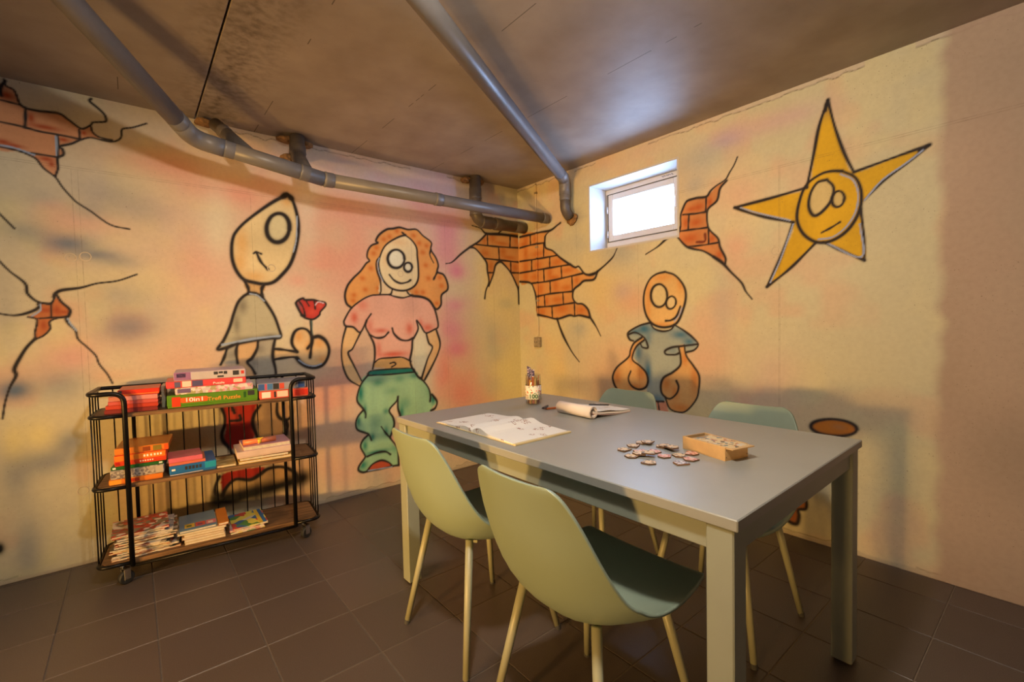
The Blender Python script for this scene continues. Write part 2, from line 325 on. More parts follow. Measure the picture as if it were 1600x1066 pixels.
["f","painted_man_with_rose",[[-2.123,1.378],[-2.156,1.354],[-2.184,1.317],[-2.208,1.251],[-2.231,1.174],[-2.265,1.097],[-2.295,1.049],[-2.246,1.058],[-2.199,1.077],[-2.118,1.092],[-2.029,1.101],[-1.96,1.106],[-1.969,1.168],[-1.99,1.238],[-2.021,1.3],[-2.053,1.35],[-2.086,1.374],[-2.123,1.378]],[198,162,112],1.0,0.006],
["b","painted_man_with_rose",[-2.159,1.3],0.028,0.051,[118,96,70],0.75,1],
["b","painted_man_with_rose",[-2.194,1.191],0.022,0.073,[118,96,70],0.75,1],
["b","painted_man_with_rose",[-2.118,1.104],0.127,0.017,[118,96,70],0.75,1],
["b","painted_man_with_rose",[-2.017,1.119],0.048,0.015,[118,96,70],0.75,1],
["f","painted_man_with_rose",[[-2.002,1.036],[-1.951,1.029],[-1.868,1.01],[-1.891,1.05],[-1.895,1.089],[-1.875,1.14],[-1.838,1.159],[-1.801,1.148],[-1.778,1.111],[-1.762,1.1],[-1.727,1.103],[-1.689,1.074],[-1.668,1.019],[-1.68,0.959],[-1.714,0.914],[-1.766,0.901],[-1.816,0.915],[-1.852,0.944],[-1.869,0.971],[-1.953,0.976],[-2.004,0.97]],[234,170,104],1.0,0.006],
["b","painted_man_with_rose",[-1.852,1.107],0.025,0.038,[230,138,62],0.7,1],
["b","painted_man_with_rose",[-1.728,1.062],0.033,0.039,[230,138,62],0.7,1],
["b","painted_man_with_rose",[-1.793,1.039],0.026,0.039,[230,138,62],0.7,1],
["b","painted_man_with_rose",[-1.713,0.954],0.04,0.026,[230,138,62],0.7,1],
["f","painted_man_with_rose",[[-1.863,1.321],[-1.85,1.337],[-1.819,1.351],[-1.807,1.341],[-1.756,1.342],[-1.719,1.333],[-1.683,1.326],[-1.681,1.303],[-1.714,1.266],[-1.722,1.243],[-1.761,1.216],[-1.805,1.223],[-1.823,1.237],[-1.84,1.263],[-1.86,1.308],[-1.863,1.321]],[196,48,34],1.0,0.006],
["b","painted_man_with_rose",[-1.845,1.308],0.019,0.038,[130,80,70],0.8,1],
["b","painted_man_with_rose",[-1.766,1.263],0.032,0.026,[225,80,50],0.6,1],
["b","painted_man_with_rose",[-1.713,1.303],0.02,0.017,[228,90,60],0.6,1],
["l","painted_man_with_rose",[[-1.775,1.213],[-1.774,1.151],[-1.772,1.091]],0.014,[95,100,80],0.5,0,1.0],
["l","painted_man_with_rose",[[-1.78,1.213],[-1.778,1.144],[-1.775,1.091]],0.006,[38,26,20],0.5,0,1.0],
["f","painted_man_with_rose",[[-2.272,0.746],[-2.102,0.725],[-2.129,0.623],[-2.121,0.523],[-2.187,0.457],[-2.259,0.464],[-2.284,0.519],[-2.27,0.606]],[188,40,22],1.0,0.006],
["b","painted_man_with_rose",[-2.234,0.671],0.035,0.071,[215,70,40],0.6,1],
["f","painted_man_with_rose",[[-2.275,0.326],[-2.088,0.318],[-2.107,0.275],[-2.16,0.255],[-2.233,0.275],[-2.278,0.244],[-2.301,0.205],[-2.309,0.296]],[180,38,22],1.0,0.006],
["f","painted_man_with_rose",[[-2.088,0.71],[-1.902,0.686],[-1.911,0.605],[-1.941,0.575],[-1.953,0.498],[-2.11,0.515],[-2.13,0.591],[-2.122,0.649]],[205,130,66],0.6,0.006],
["f","painted_man_with_rose",[[-2.337,0.258],[-2.307,0.193],[-2.278,0.244],[-2.233,0.275],[-2.16,0.255],[-2.107,0.275],[-2.065,0.299],[-2.004,0.3],[-1.955,0.282],[-1.912,0.245],[-1.887,0.198],[-1.875,0.174],[-2.308,0.187]],[196,128,64],0.7,0.006],
["l","painted_man_with_rose",[[-2.324,0.175],[-2.197,0.178],[-2.081,0.176],[-1.958,0.183],[-1.861,0.199]],0.056,[18,12,10],0.9,0,1.0],
["l","painted_man_with_rose",[[-2.329,0.186],[-2.254,0.16],[-2.14,0.17]],0.035,[18,12,10],0.9,0,1.0],
["l","painted_man_with_rose",[[-2.29,0.71],[-2.276,0.658],[-2.278,0.607],[-2.293,0.559],[-2.289,0.514],[-2.259,0.464],[-2.236,0.402],[-2.227,0.367]],0.015,[38,26,20],0.5,0,1.0],
["l","painted_man_with_rose",[[-2.088,0.697],[-2.122,0.649],[-2.133,0.591],[-2.115,0.519],[-2.105,0.487]],0.015,[38,26,20],0.5,0,1.0],
["l","painted_man_with_rose",[[-1.995,0.698],[-1.997,0.638],[-1.98,0.601],[-1.943,0.586],[-1.914,0.612],[-1.915,0.667]],0.015,[38,26,20],0.5,0,1.0],
["l","painted_man_with_rose",[[-1.95,0.587],[-1.942,0.541],[-1.953,0.498]],0.019,[38,26,20],0.5,0,1.0],
["l","painted_man_with_rose",[[-2.238,0.71],[-2.226,0.67]],0.014,[38,26,20],0.5,0,1.0],
["l","painted_man_with_rose",[[-2.199,0.65],[-2.198,0.624],[-2.247,0.625]],0.014,[38,26,20],0.5,0,1.0],
["l","painted_man_with_rose",[[-2.316,0.31],[-2.337,0.258],[-2.336,0.213],[-2.308,0.187]],0.015,[38,26,20],0.5,0,1.0],
["l","painted_man_with_rose",[[-2.307,0.193],[-2.278,0.244],[-2.233,0.275],[-2.16,0.255],[-2.107,0.275],[-2.065,0.299],[-2.004,0.3],[-1.955,0.282],[-1.912,0.245],[-1.891,0.192]],0.017,[38,26,20],0.5,0,1.0],
["l","painted_man_with_rose",[[-1.888,1.999],[-1.863,1.975],[-1.841,1.908],[-1.829,1.826],[-1.835,1.742],[-1.857,1.643],[-1.89,1.558],[-1.94,1.492],[-1.987,1.448],[-2.039,1.434],[-2.094,1.441],[-2.147,1.457],[-2.182,1.504],[-2.201,1.568],[-2.203,1.633],[-2.196,1.687],[-2.179,1.731],[-2.134,1.79],[-2.056,1.866],[-1.975,1.936],[-1.915,1.979],[-1.888,1.999]],0.015,[38,26,20],0.5,0,1.0],
["l","painted_man_with_rose",[[-1.884,1.781],[-1.893,1.75],[-1.909,1.723],[-1.93,1.704],[-1.952,1.695],[-1.974,1.696],[-1.993,1.708],[-2.007,1.728],[-2.013,1.756],[-2.012,1.786],[-2.003,1.816],[-1.988,1.843],[-1.968,1.862],[-1.946,1.872],[-1.923,1.872],[-1.904,1.861],[-1.89,1.84],[-1.883,1.812],[-1.884,1.781]],0.02,[38,26,20],0.5,0,1.0],
["l","painted_man_with_rose",[[-1.916,1.978],[-1.889,1.996],[-1.865,1.978]],0.025,[38,26,20],0.5,0,1.0],
["l","painted_man_with_rose",[[-2.09,1.615],[-2.073,1.625],[-2.049,1.616]],0.009,[38,26,20],0.5,0,1.0],
["l","painted_man_with_rose",[[-2.073,1.62],[-2.051,1.566],[-2.016,1.525]],0.012,[38,26,20],0.5,0,1.0],
["l","painted_man_with_rose",[[-2.145,1.448],[-2.127,1.409],[-2.123,1.373]],0.012,[38,26,20],0.5,0,1.0],
["l","painted_man_with_rose",[[-2.039,1.431],[-2.053,1.406],[-2.055,1.371]],0.013,[38,26,20],0.5,0,1.0],
["l","painted_man_with_rose",[[-1.836,1.87],[-1.84,1.793],[-1.847,1.715],[-1.866,1.643]],0.006,[160,150,142],0.5,0,1.0],
["l","painted_man_with_rose",[[-2.14,1.445],[-2.127,1.409],[-2.123,1.382]],0.011,[38,26,20],0.5,0,1.0],
["l","painted_man_with_rose",[[-2.042,1.427],[-2.054,1.399],[-2.05,1.356]],0.012,[38,26,20],0.5,0,1.0],
["l","painted_man_with_rose",[[-2.123,1.378],[-2.156,1.354],[-2.184,1.317],[-2.208,1.251],[-2.231,1.174],[-2.265,1.097],[-2.295,1.049],[-2.246,1.058],[-2.199,1.077],[-2.118,1.092],[-2.029,1.101],[-1.96,1.106],[-1.969,1.168],[-1.99,1.238],[-2.021,1.3],[-2.053,1.35],[-2.086,1.374],[-2.123,1.378]],0.015,[38,26,20],0.5,0,1.0],
["l","painted_man_with_rose",[[-2.271,1.074],[-2.193,1.089],[-2.107,1.103],[-2.006,1.112],[-1.965,1.114]],0.011,[160,150,142],0.5,0,1.0],
["l","painted_man_with_rose",[[-2.118,1.373],[-2.08,1.365],[-2.043,1.331]],0.006,[160,150,142],0.5,0,1.0],
["l","painted_man_with_rose",[[-2.249,1.052],[-2.264,1.002],[-2.284,0.959]],0.012,[38,26,20],0.5,0,1.0],
["l","painted_man_with_rose",[[-2.193,1.077],[-2.203,1.029],[-2.198,0.962]],0.013,[38,26,20],0.5,0,1.0],
["l","painted_man_with_rose",[[-2.086,1.084],[-2.093,1.041],[-2.122,0.987],[-2.147,0.964],[-2.124,0.926],[-2.109,0.891]],0.013,[38,26,20],0.5,0,1.0],
["l","painted_man_with_rose",[[-1.992,1.093],[-2.002,1.049],[-2.008,0.986],[-1.996,0.909],[-1.995,0.859],[-1.996,0.77]],0.014,[38,26,20],0.5,0,1.0],
["l","painted_man_with_rose",[[-2.002,1.036],[-1.951,1.029],[-1.868,1.01]],0.013,[38,26,20],0.5,0,1.0],
["l","painted_man_with_rose",[[-2.004,0.97],[-1.953,0.976],[-1.893,0.979],[-1.864,0.967]],0.012,[38,26,20],0.5,0,1.0],
["l","painted_man_with_rose",[[-1.865,1.01],[-1.891,1.05],[-1.895,1.089],[-1.875,1.14],[-1.838,1.159],[-1.801,1.148],[-1.778,1.111],[-1.776,1.065],[-1.803,1.029]],0.014,[38,26,20],0.5,0,1.0],
["l","painted_man_with_rose",[[-1.762,1.1],[-1.727,1.103],[-1.689,1.074],[-1.668,1.019],[-1.68,0.959],[-1.714,0.914],[-1.766,0.901],[-1.816,0.915],[-1.852,0.944],[-1.869,0.971]],0.018,[38,26,20],0.5,0,1.0],
["l","painted_man_with_rose",[[-1.858,0.957],[-1.816,0.925],[-1.766,0.912],[-1.72,0.924]],0.006,[160,150,142],0.5,0,1.0],
["l","painted_man_with_rose",[[-1.771,1.094],[-1.781,1.025],[-1.79,0.969]],0.014,[38,26,20],0.5,0,1.0],
["l","painted_man_with_rose",[[-1.863,1.321],[-1.85,1.337],[-1.819,1.351],[-1.807,1.341],[-1.756,1.342],[-1.719,1.333],[-1.683,1.326],[-1.681,1.303],[-1.714,1.266],[-1.722,1.243],[-1.761,1.216],[-1.805,1.223],[-1.823,1.237],[-1.84,1.263],[-1.86,1.308],[-1.863,1.321]],0.01,[38,26,20],0.5,0,1.0],
["l","painted_man_with_rose",[[-1.844,1.334],[-1.821,1.295],[-1.81,1.243]],0.007,[38,26,20],0.5,0,1.0],
["l","painted_man_with_rose",[[-1.801,1.335],[-1.783,1.302]],0.006,[38,26,20],0.5,0,1.0],
["l","painted_man_with_rose",[[-1.75,1.335],[-1.746,1.283]],0.008,[38,26,20],0.5,0,1.0],
["l","painted_man_with_rose",[[-1.745,1.309],[-1.725,1.329],[-1.693,1.322]],0.005,[220,170,150],0.5,0,1.0],
["l","painted_man_with_rose",[[-1.832,1.243],[-1.815,1.238]],0.014,[38,26,20],0.5,0,1.0],
["f","painted_woman_with_red_hair",[[-1.51,1.293],[-1.541,1.321],[-1.55,1.377],[-1.53,1.441],[-1.49,1.493],[-1.436,1.546],[-1.395,1.6],[-1.37,1.621],[-1.386,1.646],[-1.378,1.692],[-1.35,1.73],[-1.305,1.751],[-1.318,1.765],[-1.292,1.81],[-1.235,1.853],[-1.185,1.865],[-1.133,1.879],[-1.067,1.871],[-0.998,1.879],[-0.945,1.839],[-0.875,1.794],[-0.88,1.74],[-0.838,1.679],[-0.819,1.623],[-0.829,1.573],[-0.775,1.554],[-0.743,1.497],[-0.741,1.439],[-0.797,1.394],[-0.804,1.321],[-0.838,1.285],[-0.866,1.299],[-0.905,1.349],[-0.96,1.373],[-1.045,1.381],[-1.112,1.407],[-1.3,1.386],[-1.375,1.381],[-1.443,1.347]],[226,138,64],1.0,0.006],
["b","painted_woman_with_red_hair",[-1.215,1.805],0.023,0.021,[208,88,20],0.75,1],
["b","painted_woman_with_red_hair",[-1.338,1.675],0.023,0.02,[208,88,20],0.75,1],
["b","painted_woman_with_red_hair",[-1.362,1.57],0.022,0.02,[208,88,20],0.75,1],
["b","painted_woman_with_red_hair",[-1.488,1.379],0.022,0.019,[208,88,20],0.75,1],
["b","painted_woman_with_red_hair",[-1.495,1.34],0.022,0.019,[208,88,20],0.75,1],
["b","painted_woman_with_red_hair",[-1.312,1.429],0.023,0.02,[208,88,20],0.75,1],
["b","painted_woman_with_red_hair",[-1.156,1.851],0.024,0.021,[208,88,20],0.75,1],
["b","painted_woman_with_red_hair",[-1.023,1.831],0.025,0.022,[208,88,20],0.75,1],
["b","painted_woman_with_red_hair",[-0.949,1.713],0.025,0.022,[208,88,20],0.75,1],
["b","painted_woman_with_red_hair",[-0.916,1.765],0.025,0.022,[208,88,20],0.75,1],
["b","painted_woman_with_red_hair",[-0.809,1.53],0.026,0.023,[208,88,20],0.75,1],
["b","painted_woman_with_red_hair",[-0.959,1.411],0.025,0.022,[208,88,20],0.75,1],
["b","painted_woman_with_red_hair",[-0.908,1.519],0.026,0.023,[208,88,20],0.75,1],
["b","painted_woman_with_red_hair",[-1.014,1.41],0.025,0.022,[208,88,20],0.75,1],
["b","painted_woman_with_red_hair",[-0.841,1.328],0.026,0.023,[208,88,20],0.75,1],
["b","painted_woman_with_red_hair",[-0.928,1.617],0.025,0.022,[208,88,20],0.75,1],
["b","painted_woman_with_red_hair",[-1.316,1.716],0.023,0.02,[208,88,20],0.75,1],
["b","painted_woman_with_red_hair",[-1.258,1.781],0.023,0.02,[208,88,20],0.75,1],
["b","painted_woman_with_red_hair",[-1.425,1.496],0.022,0.019,[208,88,20],0.75,1],
["b","painted_woman_with_red_hair",[-1.407,1.419],0.022,0.02,[208,88,20],0.75,1],
["b","painted_woman_with_red_hair",[-0.795,1.466],0.026,0.023,[208,88,20],0.75,1],
["b","painted_woman_with_red_hair",[-0.978,1.78],0.025,0.022,[208,88,20],0.75,1],
["f","painted_woman_with_red_hair",[[-1.549,1.165],[-1.577,1.068],[-1.587,0.972],[-1.576,0.881],[-1.541,0.802],[-1.472,0.752],[-1.456,0.786],[-1.509,0.904],[-1.542,0.983],[-1.513,1.009],[-1.482,1.064],[-1.452,1.119]],[232,166,100],1.0,0.006],
["b","painted_woman_with_red_hair",[-1.587,0.972],0.034,0.082,[228,140,66],0.45,1],
["f","painted_woman_with_red_hair",[[-0.851,1.121],[-0.822,1.021],[-0.843,0.943],[-0.9,0.844],[-0.965,0.747],[-0.991,0.761],[-0.967,0.825],[-0.933,0.909],[-0.891,0.989],[-0.921,1.026],[-0.94,1.097]],[232,166,100],1.0,0.006],
["b","painted_woman_with_red_hair",[-0.843,0.943],0.042,0.102,[228,140,66],0.45,1],
["f","painted_woman_with_red_hair",[[-1.3,1.386],[-1.286,1.489],[-1.214,1.431],[-1.207,1.425],[-1.093,1.418],[-1.056,1.388],[-1.128,1.367]],[232,180,122],1.0,0.006],
["f","painted_woman_with_red_hair",[[-1.091,1.828],[-1.039,1.795],[-1.002,1.744],[-0.997,1.675],[-0.992,1.606],[-0.995,1.515],[-1.027,1.458],[-1.089,1.425],[-1.156,1.42],[-1.221,1.438],[-1.269,1.483],[-1.295,1.541],[-1.303,1.606],[-1.29,1.66],[-1.261,1.721],[-1.217,1.765],[-1.143,1.809],[-1.091,1.828]],[236,188,126],1.0,0.006],
["b","painted_woman_with_red_hair",[-1.144,1.772],0.084,0.035,[236,160,90],0.5,1],
["b","painted_woman_with_red_hair",[-1.256,1.649],0.021,0.068,[236,160,90],0.4,1],
["f","painted_woman_with_red_hair",[[-1.104,1.653],[-1.109,1.631],[-1.121,1.61],[-1.139,1.595],[-1.16,1.585],[-1.182,1.584],[-1.203,1.591],[-1.219,1.604],[-1.229,1.622],[-1.232,1.644],[-1.228,1.666],[-1.216,1.686],[-1.199,1.702],[-1.178,1.711],[-1.156,1.713],[-1.135,1.707],[-1.118,1.694],[-1.107,1.675],[-1.104,1.653]],[232,198,150],1.0,0.006],
["f","painted_woman_with_red_hair",[[-1.046,1.595],[-1.048,1.585],[-1.054,1.575],[-1.062,1.567],[-1.072,1.563],[-1.082,1.562],[-1.092,1.565],[-1.1,1.572],[-1.105,1.581],[-1.106,1.592],[-1.104,1.603],[-1.098,1.612],[-1.09,1.62],[-1.08,1.624],[-1.07,1.625],[-1.06,1.622],[-1.052,1.615],[-1.047,1.606],[-1.046,1.595]],[232,198,150],1.0,0.006],
["f","painted_woman_with_red_hair",[[-1.055,1.385],[-0.979,1.379],[-0.91,1.353],[-0.868,1.299],[-0.843,1.22],[-0.836,1.149],[-0.873,1.126],[-0.945,1.104],[-0.986,1.16],[-1.011,1.191],[-1.008,1.137],[-1.04,1.077],[-1.057,1.054],[-1.064,0.986],[-1.083,0.9],[-1.144,0.929],[-1.232,0.932],[-1.317,0.93],[-1.356,0.907],[-1.355,0.943],[-1.356,1.03],[-1.387,1.103],[-1.414,1.161],[-1.405,1.204],[-1.452,1.123],[-1.5,1.159],[-1.549,1.167],[-1.562,1.185],[-1.558,1.212],[-1.51,1.288],[-1.437,1.345],[-1.377,1.375],[-1.325,1.384],[-1.232,1.389],[-1.17,1.368],[-1.105,1.369]],[230,152,112],1.0,0.006],
["b","painted_woman_with_red_hair",[-1.491,1.226],0.028,0.042,[218,84,52],0.9,1],
["b","painted_woman_with_red_hair",[-1.384,1.167],0.029,0.058,[218,84,52],0.5,1],
["b","painted_woman_with_red_hair",[-1.303,1.13],0.06,0.019,[218,84,52],0.8,1],
["b","painted_woman_with_red_hair",[-1.08,1.139],0.032,0.048,[218,84,52],0.8,1],
["b","painted_woman_with_red_hair",[-0.926,1.143],0.05,0.033,[218,84,52],0.8,1],
["b","painted_woman_with_red_hair",[-1.216,0.957],0.115,0.023,[218,84,52],0.95,1],
["b","painted_woman_with_red_hair",[-1.323,1.0],0.022,0.059,[218,84,52],0.6,1],
["b","painted_woman_with_red_hair",[-1.431,1.31],0.043,0.043,[218,84,52],0.5,1],
["b","painted_woman_with_red_hair",[-0.986,1.175],0.024,0.041,[218,84,52],0.6,1],
["f","painted_woman_with_red_hair",[[-1.369,0.876],[-1.356,0.907],[-1.317,0.93],[-1.232,0.932],[-1.144,0.929],[-1.083,0.9],[-1.073,0.853],[-1.219,0.853]],[226,152,78],1.0,0.006],
["f","painted_woman_with_red_hair",[[-1.407,0.823],[-1.455,0.77],[-1.484,0.706],[-1.49,0.646],[-1.453,0.592],[-1.49,0.541],[-1.506,0.498],[-1.497,0.451],[-1.421,0.405],[-1.461,0.37],[-1.478,0.327],[-1.45,0.253],[-1.499,0.168],[-1.469,0.146],[-1.334,0.14],[-1.252,0.142],[-1.201,0.139],[-1.202,0.243],[-1.257,0.349],[-1.225,0.439],[-1.231,0.495],[-1.259,0.554],[-1.202,0.61],[-1.188,0.644],[-1.191,0.561],[-1.176,0.507],[-1.157,0.428],[-1.135,0.311],[-1.114,0.145],[-0.969,0.131],[-0.898,0.269],[-0.895,0.387],[-0.919,0.504],[-0.865,0.568],[-0.906,0.628],[-0.933,0.677],[-0.977,0.739],[-1.021,0.776],[-1.056,0.82]],[170,184,118],1.0,0.006],
["b","painted_woman_with_red_hair",[-1.465,0.703],0.027,0.091,[24,112,80],1,1],
["b","painted_woman_with_red_hair",[-1.438,0.579],0.015,0.046,[24,112,80],0.9,1],
["b","painted_woman_with_red_hair",[-1.487,0.51],0.018,0.045,[24,112,80],0.9,1],
["b","painted_woman_with_red_hair",[-1.39,0.38],0.019,0.031,[24,112,80],0.9,1],
["b","painted_woman_with_red_hair",[-1.447,0.329],0.023,0.046,[24,112,80],0.9,1],
["b","painted_woman_with_red_hair",[-1.362,0.267],0.095,0.017,[24,112,80],1,1],
["b","painted_woman_with_red_hair",[-1.467,0.196],0.038,0.038,[24,112,80],0.95,1],
["b","painted_woman_with_red_hair",[-1.337,0.762],0.047,0.028,[24,112,80],0.7,1],
["b","painted_woman_with_red_hair",[-1.171,0.774],0.05,0.033,[24,112,80],0.5,1],
["b","painted_woman_with_red_hair",[-1.284,0.55],0.024,0.024,[24,112,80],0.7,1],
["b","painted_woman_with_red_hair",[-1.288,0.409],0.021,0.04,[24,112,80],0.8,1],
["b","painted_woman_with_red_hair",[-1.162,0.525],0.02,0.058,[24,112,80],0.9,1],
["b","painted_woman_with_red_hair",[-0.898,0.589],0.023,0.045,[24,112,80],1,1],
["b","painted_woman_with_red_hair",[-1.048,0.787],0.051,0.026,[24,112,80],0.7,1],
["b","painted_woman_with_red_hair",[-1.134,0.586],0.05,0.05,[24,112,80],0.45,1],
["b","painted_woman_with_red_hair",[-1.233,0.693],0.057,0.033,[24,112,80],0.35,1],
["b","painted_woman_with_red_hair",[-1.355,0.475],0.047,0.047,[24,112,80],0.3,1],
["b","painted_woman_with_red_hair",[-1.222,0.279],0.033,0.049,[24,112,80],0.5,1],
["b","painted_woman_with_red_hair",[-0.933,0.668],0.026,0.071,[24,112,80],0.4,1],
["f","painted_woman_with_red_hair",[[-1.407,0.823],[-1.39,0.848],[-1.286,0.851],[-1.16,0.849],[-1.064,0.841],[-1.052,0.816],[-1.229,0.815]],[36,112,80],1.0,0.006],
["f","painted_woman_with_red_hair",[[-1.426,0.152],[-1.397,0.188],[-1.332,0.2],[-1.276,0.172],[-1.25,0.14]],[206,78,40],1.0,0.006],
["l","painted_woman_with_red_hair",[[-1.407,0.823],[-1.455,0.77],[-1.484,0.706],[-1.49,0.646],[-1.453,0.592],[-1.435,0.556],[-1.436,0.525]],0.012,[38,26,20],0.5,0,1.0],
["l","painted_woman_with_red_hair",[[-1.45,0.581],[-1.49,0.541],[-1.506,0.498],[-1.497,0.451],[-1.444,0.42],[-1.417,0.404],[-1.399,0.359]],0.012,[38,26,20],0.5,0,1.0],
["l","painted_woman_with_red_hair",[[-1.421,0.401],[-1.461,0.37],[-1.478,0.327],[-1.453,0.269],[-1.45,0.246],[-1.49,0.201],[-1.499,0.168],[-1.469,0.146],[-1.43,0.145],[-1.334,0.14],[-1.252,0.142],[-1.201,0.139]],0.013,[38,26,20],0.5,0,1.0],
["l","painted_woman_with_red_hair",[[-1.188,0.644],[-1.202,0.61],[-1.259,0.554],[-1.231,0.495],[-1.225,0.439],[-1.252,0.372],[-1.257,0.349],[-1.221,0.295],[-1.202,0.243],[-1.199,0.139]],0.013,[38,26,20],0.5,0,1.0],
["l","painted_woman_with_red_hair",[[-1.188,0.644],[-1.191,0.561],[-1.176,0.507],[-1.157,0.428],[-1.135,0.311],[-1.114,0.145]],0.015,[38,26,20],0.5,0,1.0],
["l","painted_woman_with_red_hair",[[-1.055,0.836],[-1.021,0.776],[-0.977,0.739],[-0.933,0.677],[-0.92,0.617],[-0.925,0.576]],0.013,[38,26,20],0.5,0,1.0],
["l","painted_woman_with_red_hair",[[-0.906,0.628],[-0.865,0.568],[-0.881,0.52],[-0.919,0.504]],0.016,[38,26,20],0.5,0,1.0],
["l","painted_woman_with_red_hair",[[-1.257,0.349],[-1.293,0.395],[-1.324,0.445]],0.014,[38,26,20],0.5,1,1.0],
["l","painted_woman_with_red_hair",[[-1.434,0.25],[-1.363,0.263],[-1.298,0.258],[-1.261,0.231]],0.013,[38,26,20],0.5,0,1.0],
["l","painted_woman_with_red_hair",[[-1.434,0.152],[-1.397,0.188],[-1.332,0.202],[-1.276,0.175],[-1.248,0.141]],0.012,[38,26,20],0.5,0,1.0],
["l","painted_woman_with_red_hair",[[-1.43,0.149],[-1.252,0.138]],0.006,[160,150,142],0.5,0,1.0],
["l","painted_woman_with_red_hair",[[-1.411,0.821],[-1.39,0.848],[-1.286,0.851],[-1.16,0.849],[-1.064,0.841],[-1.047,0.815]],0.009,[38,26,20],0.5,0,1.0],
["l","painted_woman_with_red_hair",[[-1.411,0.819],[-1.229,0.812],[-1.052,0.813]],0.01,[38,26,20],0.5,0,1.0],
["l","painted_woman_with_red_hair",[[-1.51,1.293],[-1.541,1.321],[-1.55,1.377],[-1.53,1.441],[-1.49,1.493],[-1.436,1.546],[-1.395,1.6],[-1.37,1.621],[-1.386,1.646],[-1.378,1.692],[-1.35,1.73],[-1.305,1.751],[-1.318,1.765],[-1.292,1.81],[-1.235,1.853],[-1.185,1.865],[-1.133,1.879],[-1.067,1.871],[-0.998,1.879],[-0.945,1.839],[-0.875,1.794],[-0.88,1.74],[-0.838,1.679],[-0.819,1.623],[-0.829,1.573],[-0.775,1.554],[-0.743,1.497],[-0.741,1.439],[-0.797,1.394],[-0.804,1.321],[-0.838,1.285],[-0.866,1.299],[-0.905,1.349],[-0.96,1.373],[-1.045,1.381]],0.013,[38,26,20],0.5,0,1.0],
["l","painted_woman_with_red_hair",[[-1.091,1.828],[-1.039,1.795],[-1.002,1.744],[-0.997,1.675],[-0.992,1.606],[-0.995,1.515],[-1.027,1.458],[-1.089,1.425],[-1.156,1.42],[-1.221,1.438],[-1.269,1.483],[-1.295,1.541],[-1.303,1.606],[-1.29,1.66],[-1.261,1.721],[-1.217,1.765],[-1.143,1.809],[-1.091,1.828]],0.012,[38,26,20],0.5,0,1.0],
["l","painted_woman_with_red_hair",[[-1.298,1.649],[-1.319,1.618],[-1.318,1.559],[-1.296,1.488],[-1.292,1.423],[-1.3,1.389]],0.011,[38,26,20],0.5,0,1.0],
["l","painted_woman_with_red_hair",[[-1.116,1.845],[-1.089,1.828]],0.013,[38,26,20],0.5,0,1.0],
["l","painted_woman_with_red_hair",[[-1.103,1.653],[-1.107,1.63],[-1.12,1.609],[-1.138,1.593],[-1.16,1.584],[-1.182,1.583],[-1.203,1.589],[-1.22,1.603],[-1.23,1.622],[-1.234,1.644],[-1.229,1.667],[-1.217,1.687],[-1.2,1.703],[-1.178,1.713],[-1.155,1.715],[-1.134,1.708],[-1.117,1.695],[-1.106,1.676],[-1.103,1.653]],0.018,[38,26,20],0.5,0,1.0],
["l","painted_woman_with_red_hair",[[-1.043,1.596],[-1.046,1.584],[-1.052,1.573],[-1.061,1.565],[-1.071,1.561],[-1.083,1.56],[-1.093,1.564],[-1.101,1.571],[-1.107,1.58],[-1.108,1.592],[-1.106,1.603],[-1.1,1.614],[-1.091,1.622],[-1.081,1.626],[-1.069,1.627],[-1.059,1.624],[-1.05,1.617],[-1.045,1.607],[-1.043,1.596]],0.016,[38,26,20],0.5,0,1.0],
["l","painted_woman_with_red_hair",[[-1.225,1.531],[-1.19,1.493],[-1.14,1.473],[-1.087,1.483],[-1.058,1.5]],0.013,[38,26,20],0.5,0,1.0],
["l","painted_woman_with_red_hair",[[-1.207,1.425],[-1.215,1.398],[-1.23,1.388]],0.011,[38,26,20],0.5,0,1.0],
["l","painted_woman_with_red_hair",[[-1.093,1.418],[-1.075,1.395],[-1.056,1.388]],0.011,[38,26,20],0.5,0,1.0],
["l","painted_woman_with_red_hair",[[-1.23,1.388],[-1.187,1.375],[-1.128,1.367],[-1.083,1.377],[-1.045,1.388]],0.011,[38,26,20],0.5,0,1.0],
["l","painted_woman_with_red_hair",[[-0.88,1.74],[-0.89,1.697],[-0.859,1.639]],0.013,[38,26,20],0.5,1,1.0],
["l","painted_woman_with_red_hair",[[-0.829,1.573],[-0.863,1.514]],0.014,[38,26,20],0.5,0,1.0],
["l","painted_woman_with_red_hair",[[-1.298,1.646],[-1.31,1.606],[-1.302,1.541],[-1.276,1.482]],0.006,[160,150,142],0.5,0,1.0],
["l","painted_woman_with_red_hair",[[-1.055,1.385],[-0.979,1.379],[-0.91,1.353],[-0.868,1.299],[-0.843,1.22],[-0.836,1.149],[-0.873,1.126],[-0.945,1.104],[-0.986,1.16],[-1.019,1.199],[-1.008,1.137],[-1.04,1.077],[-1.057,1.054],[-1.064,0.986],[-1.083,0.911]],0.014,[38,26,20],0.5,0,1.0],
["l","painted_woman_with_red_hair",[[-1.217,1.389],[-1.325,1.384],[-1.377,1.375],[-1.437,1.345],[-1.51,1.288],[-1.558,1.212],[-1.562,1.185],[-1.549,1.167],[-1.5,1.159],[-1.452,1.123],[-1.405,1.204],[-1.371,1.25]],0.012,[38,26,20],0.5,0,1.0],
["l","painted_woman_with_red_hair",[[-1.405,1.204],[-1.414,1.161],[-1.387,1.103],[-1.356,1.03],[-1.355,0.943],[-1.369,0.876],[-1.373,0.862]],0.013,[38,26,20],0.5,0,1.0],
["l","painted_woman_with_red_hair",[[-1.356,0.907],[-1.317,0.93],[-1.232,0.932],[-1.144,0.929],[-1.075,0.895]],0.01,[38,26,20],0.5,0,1.0],
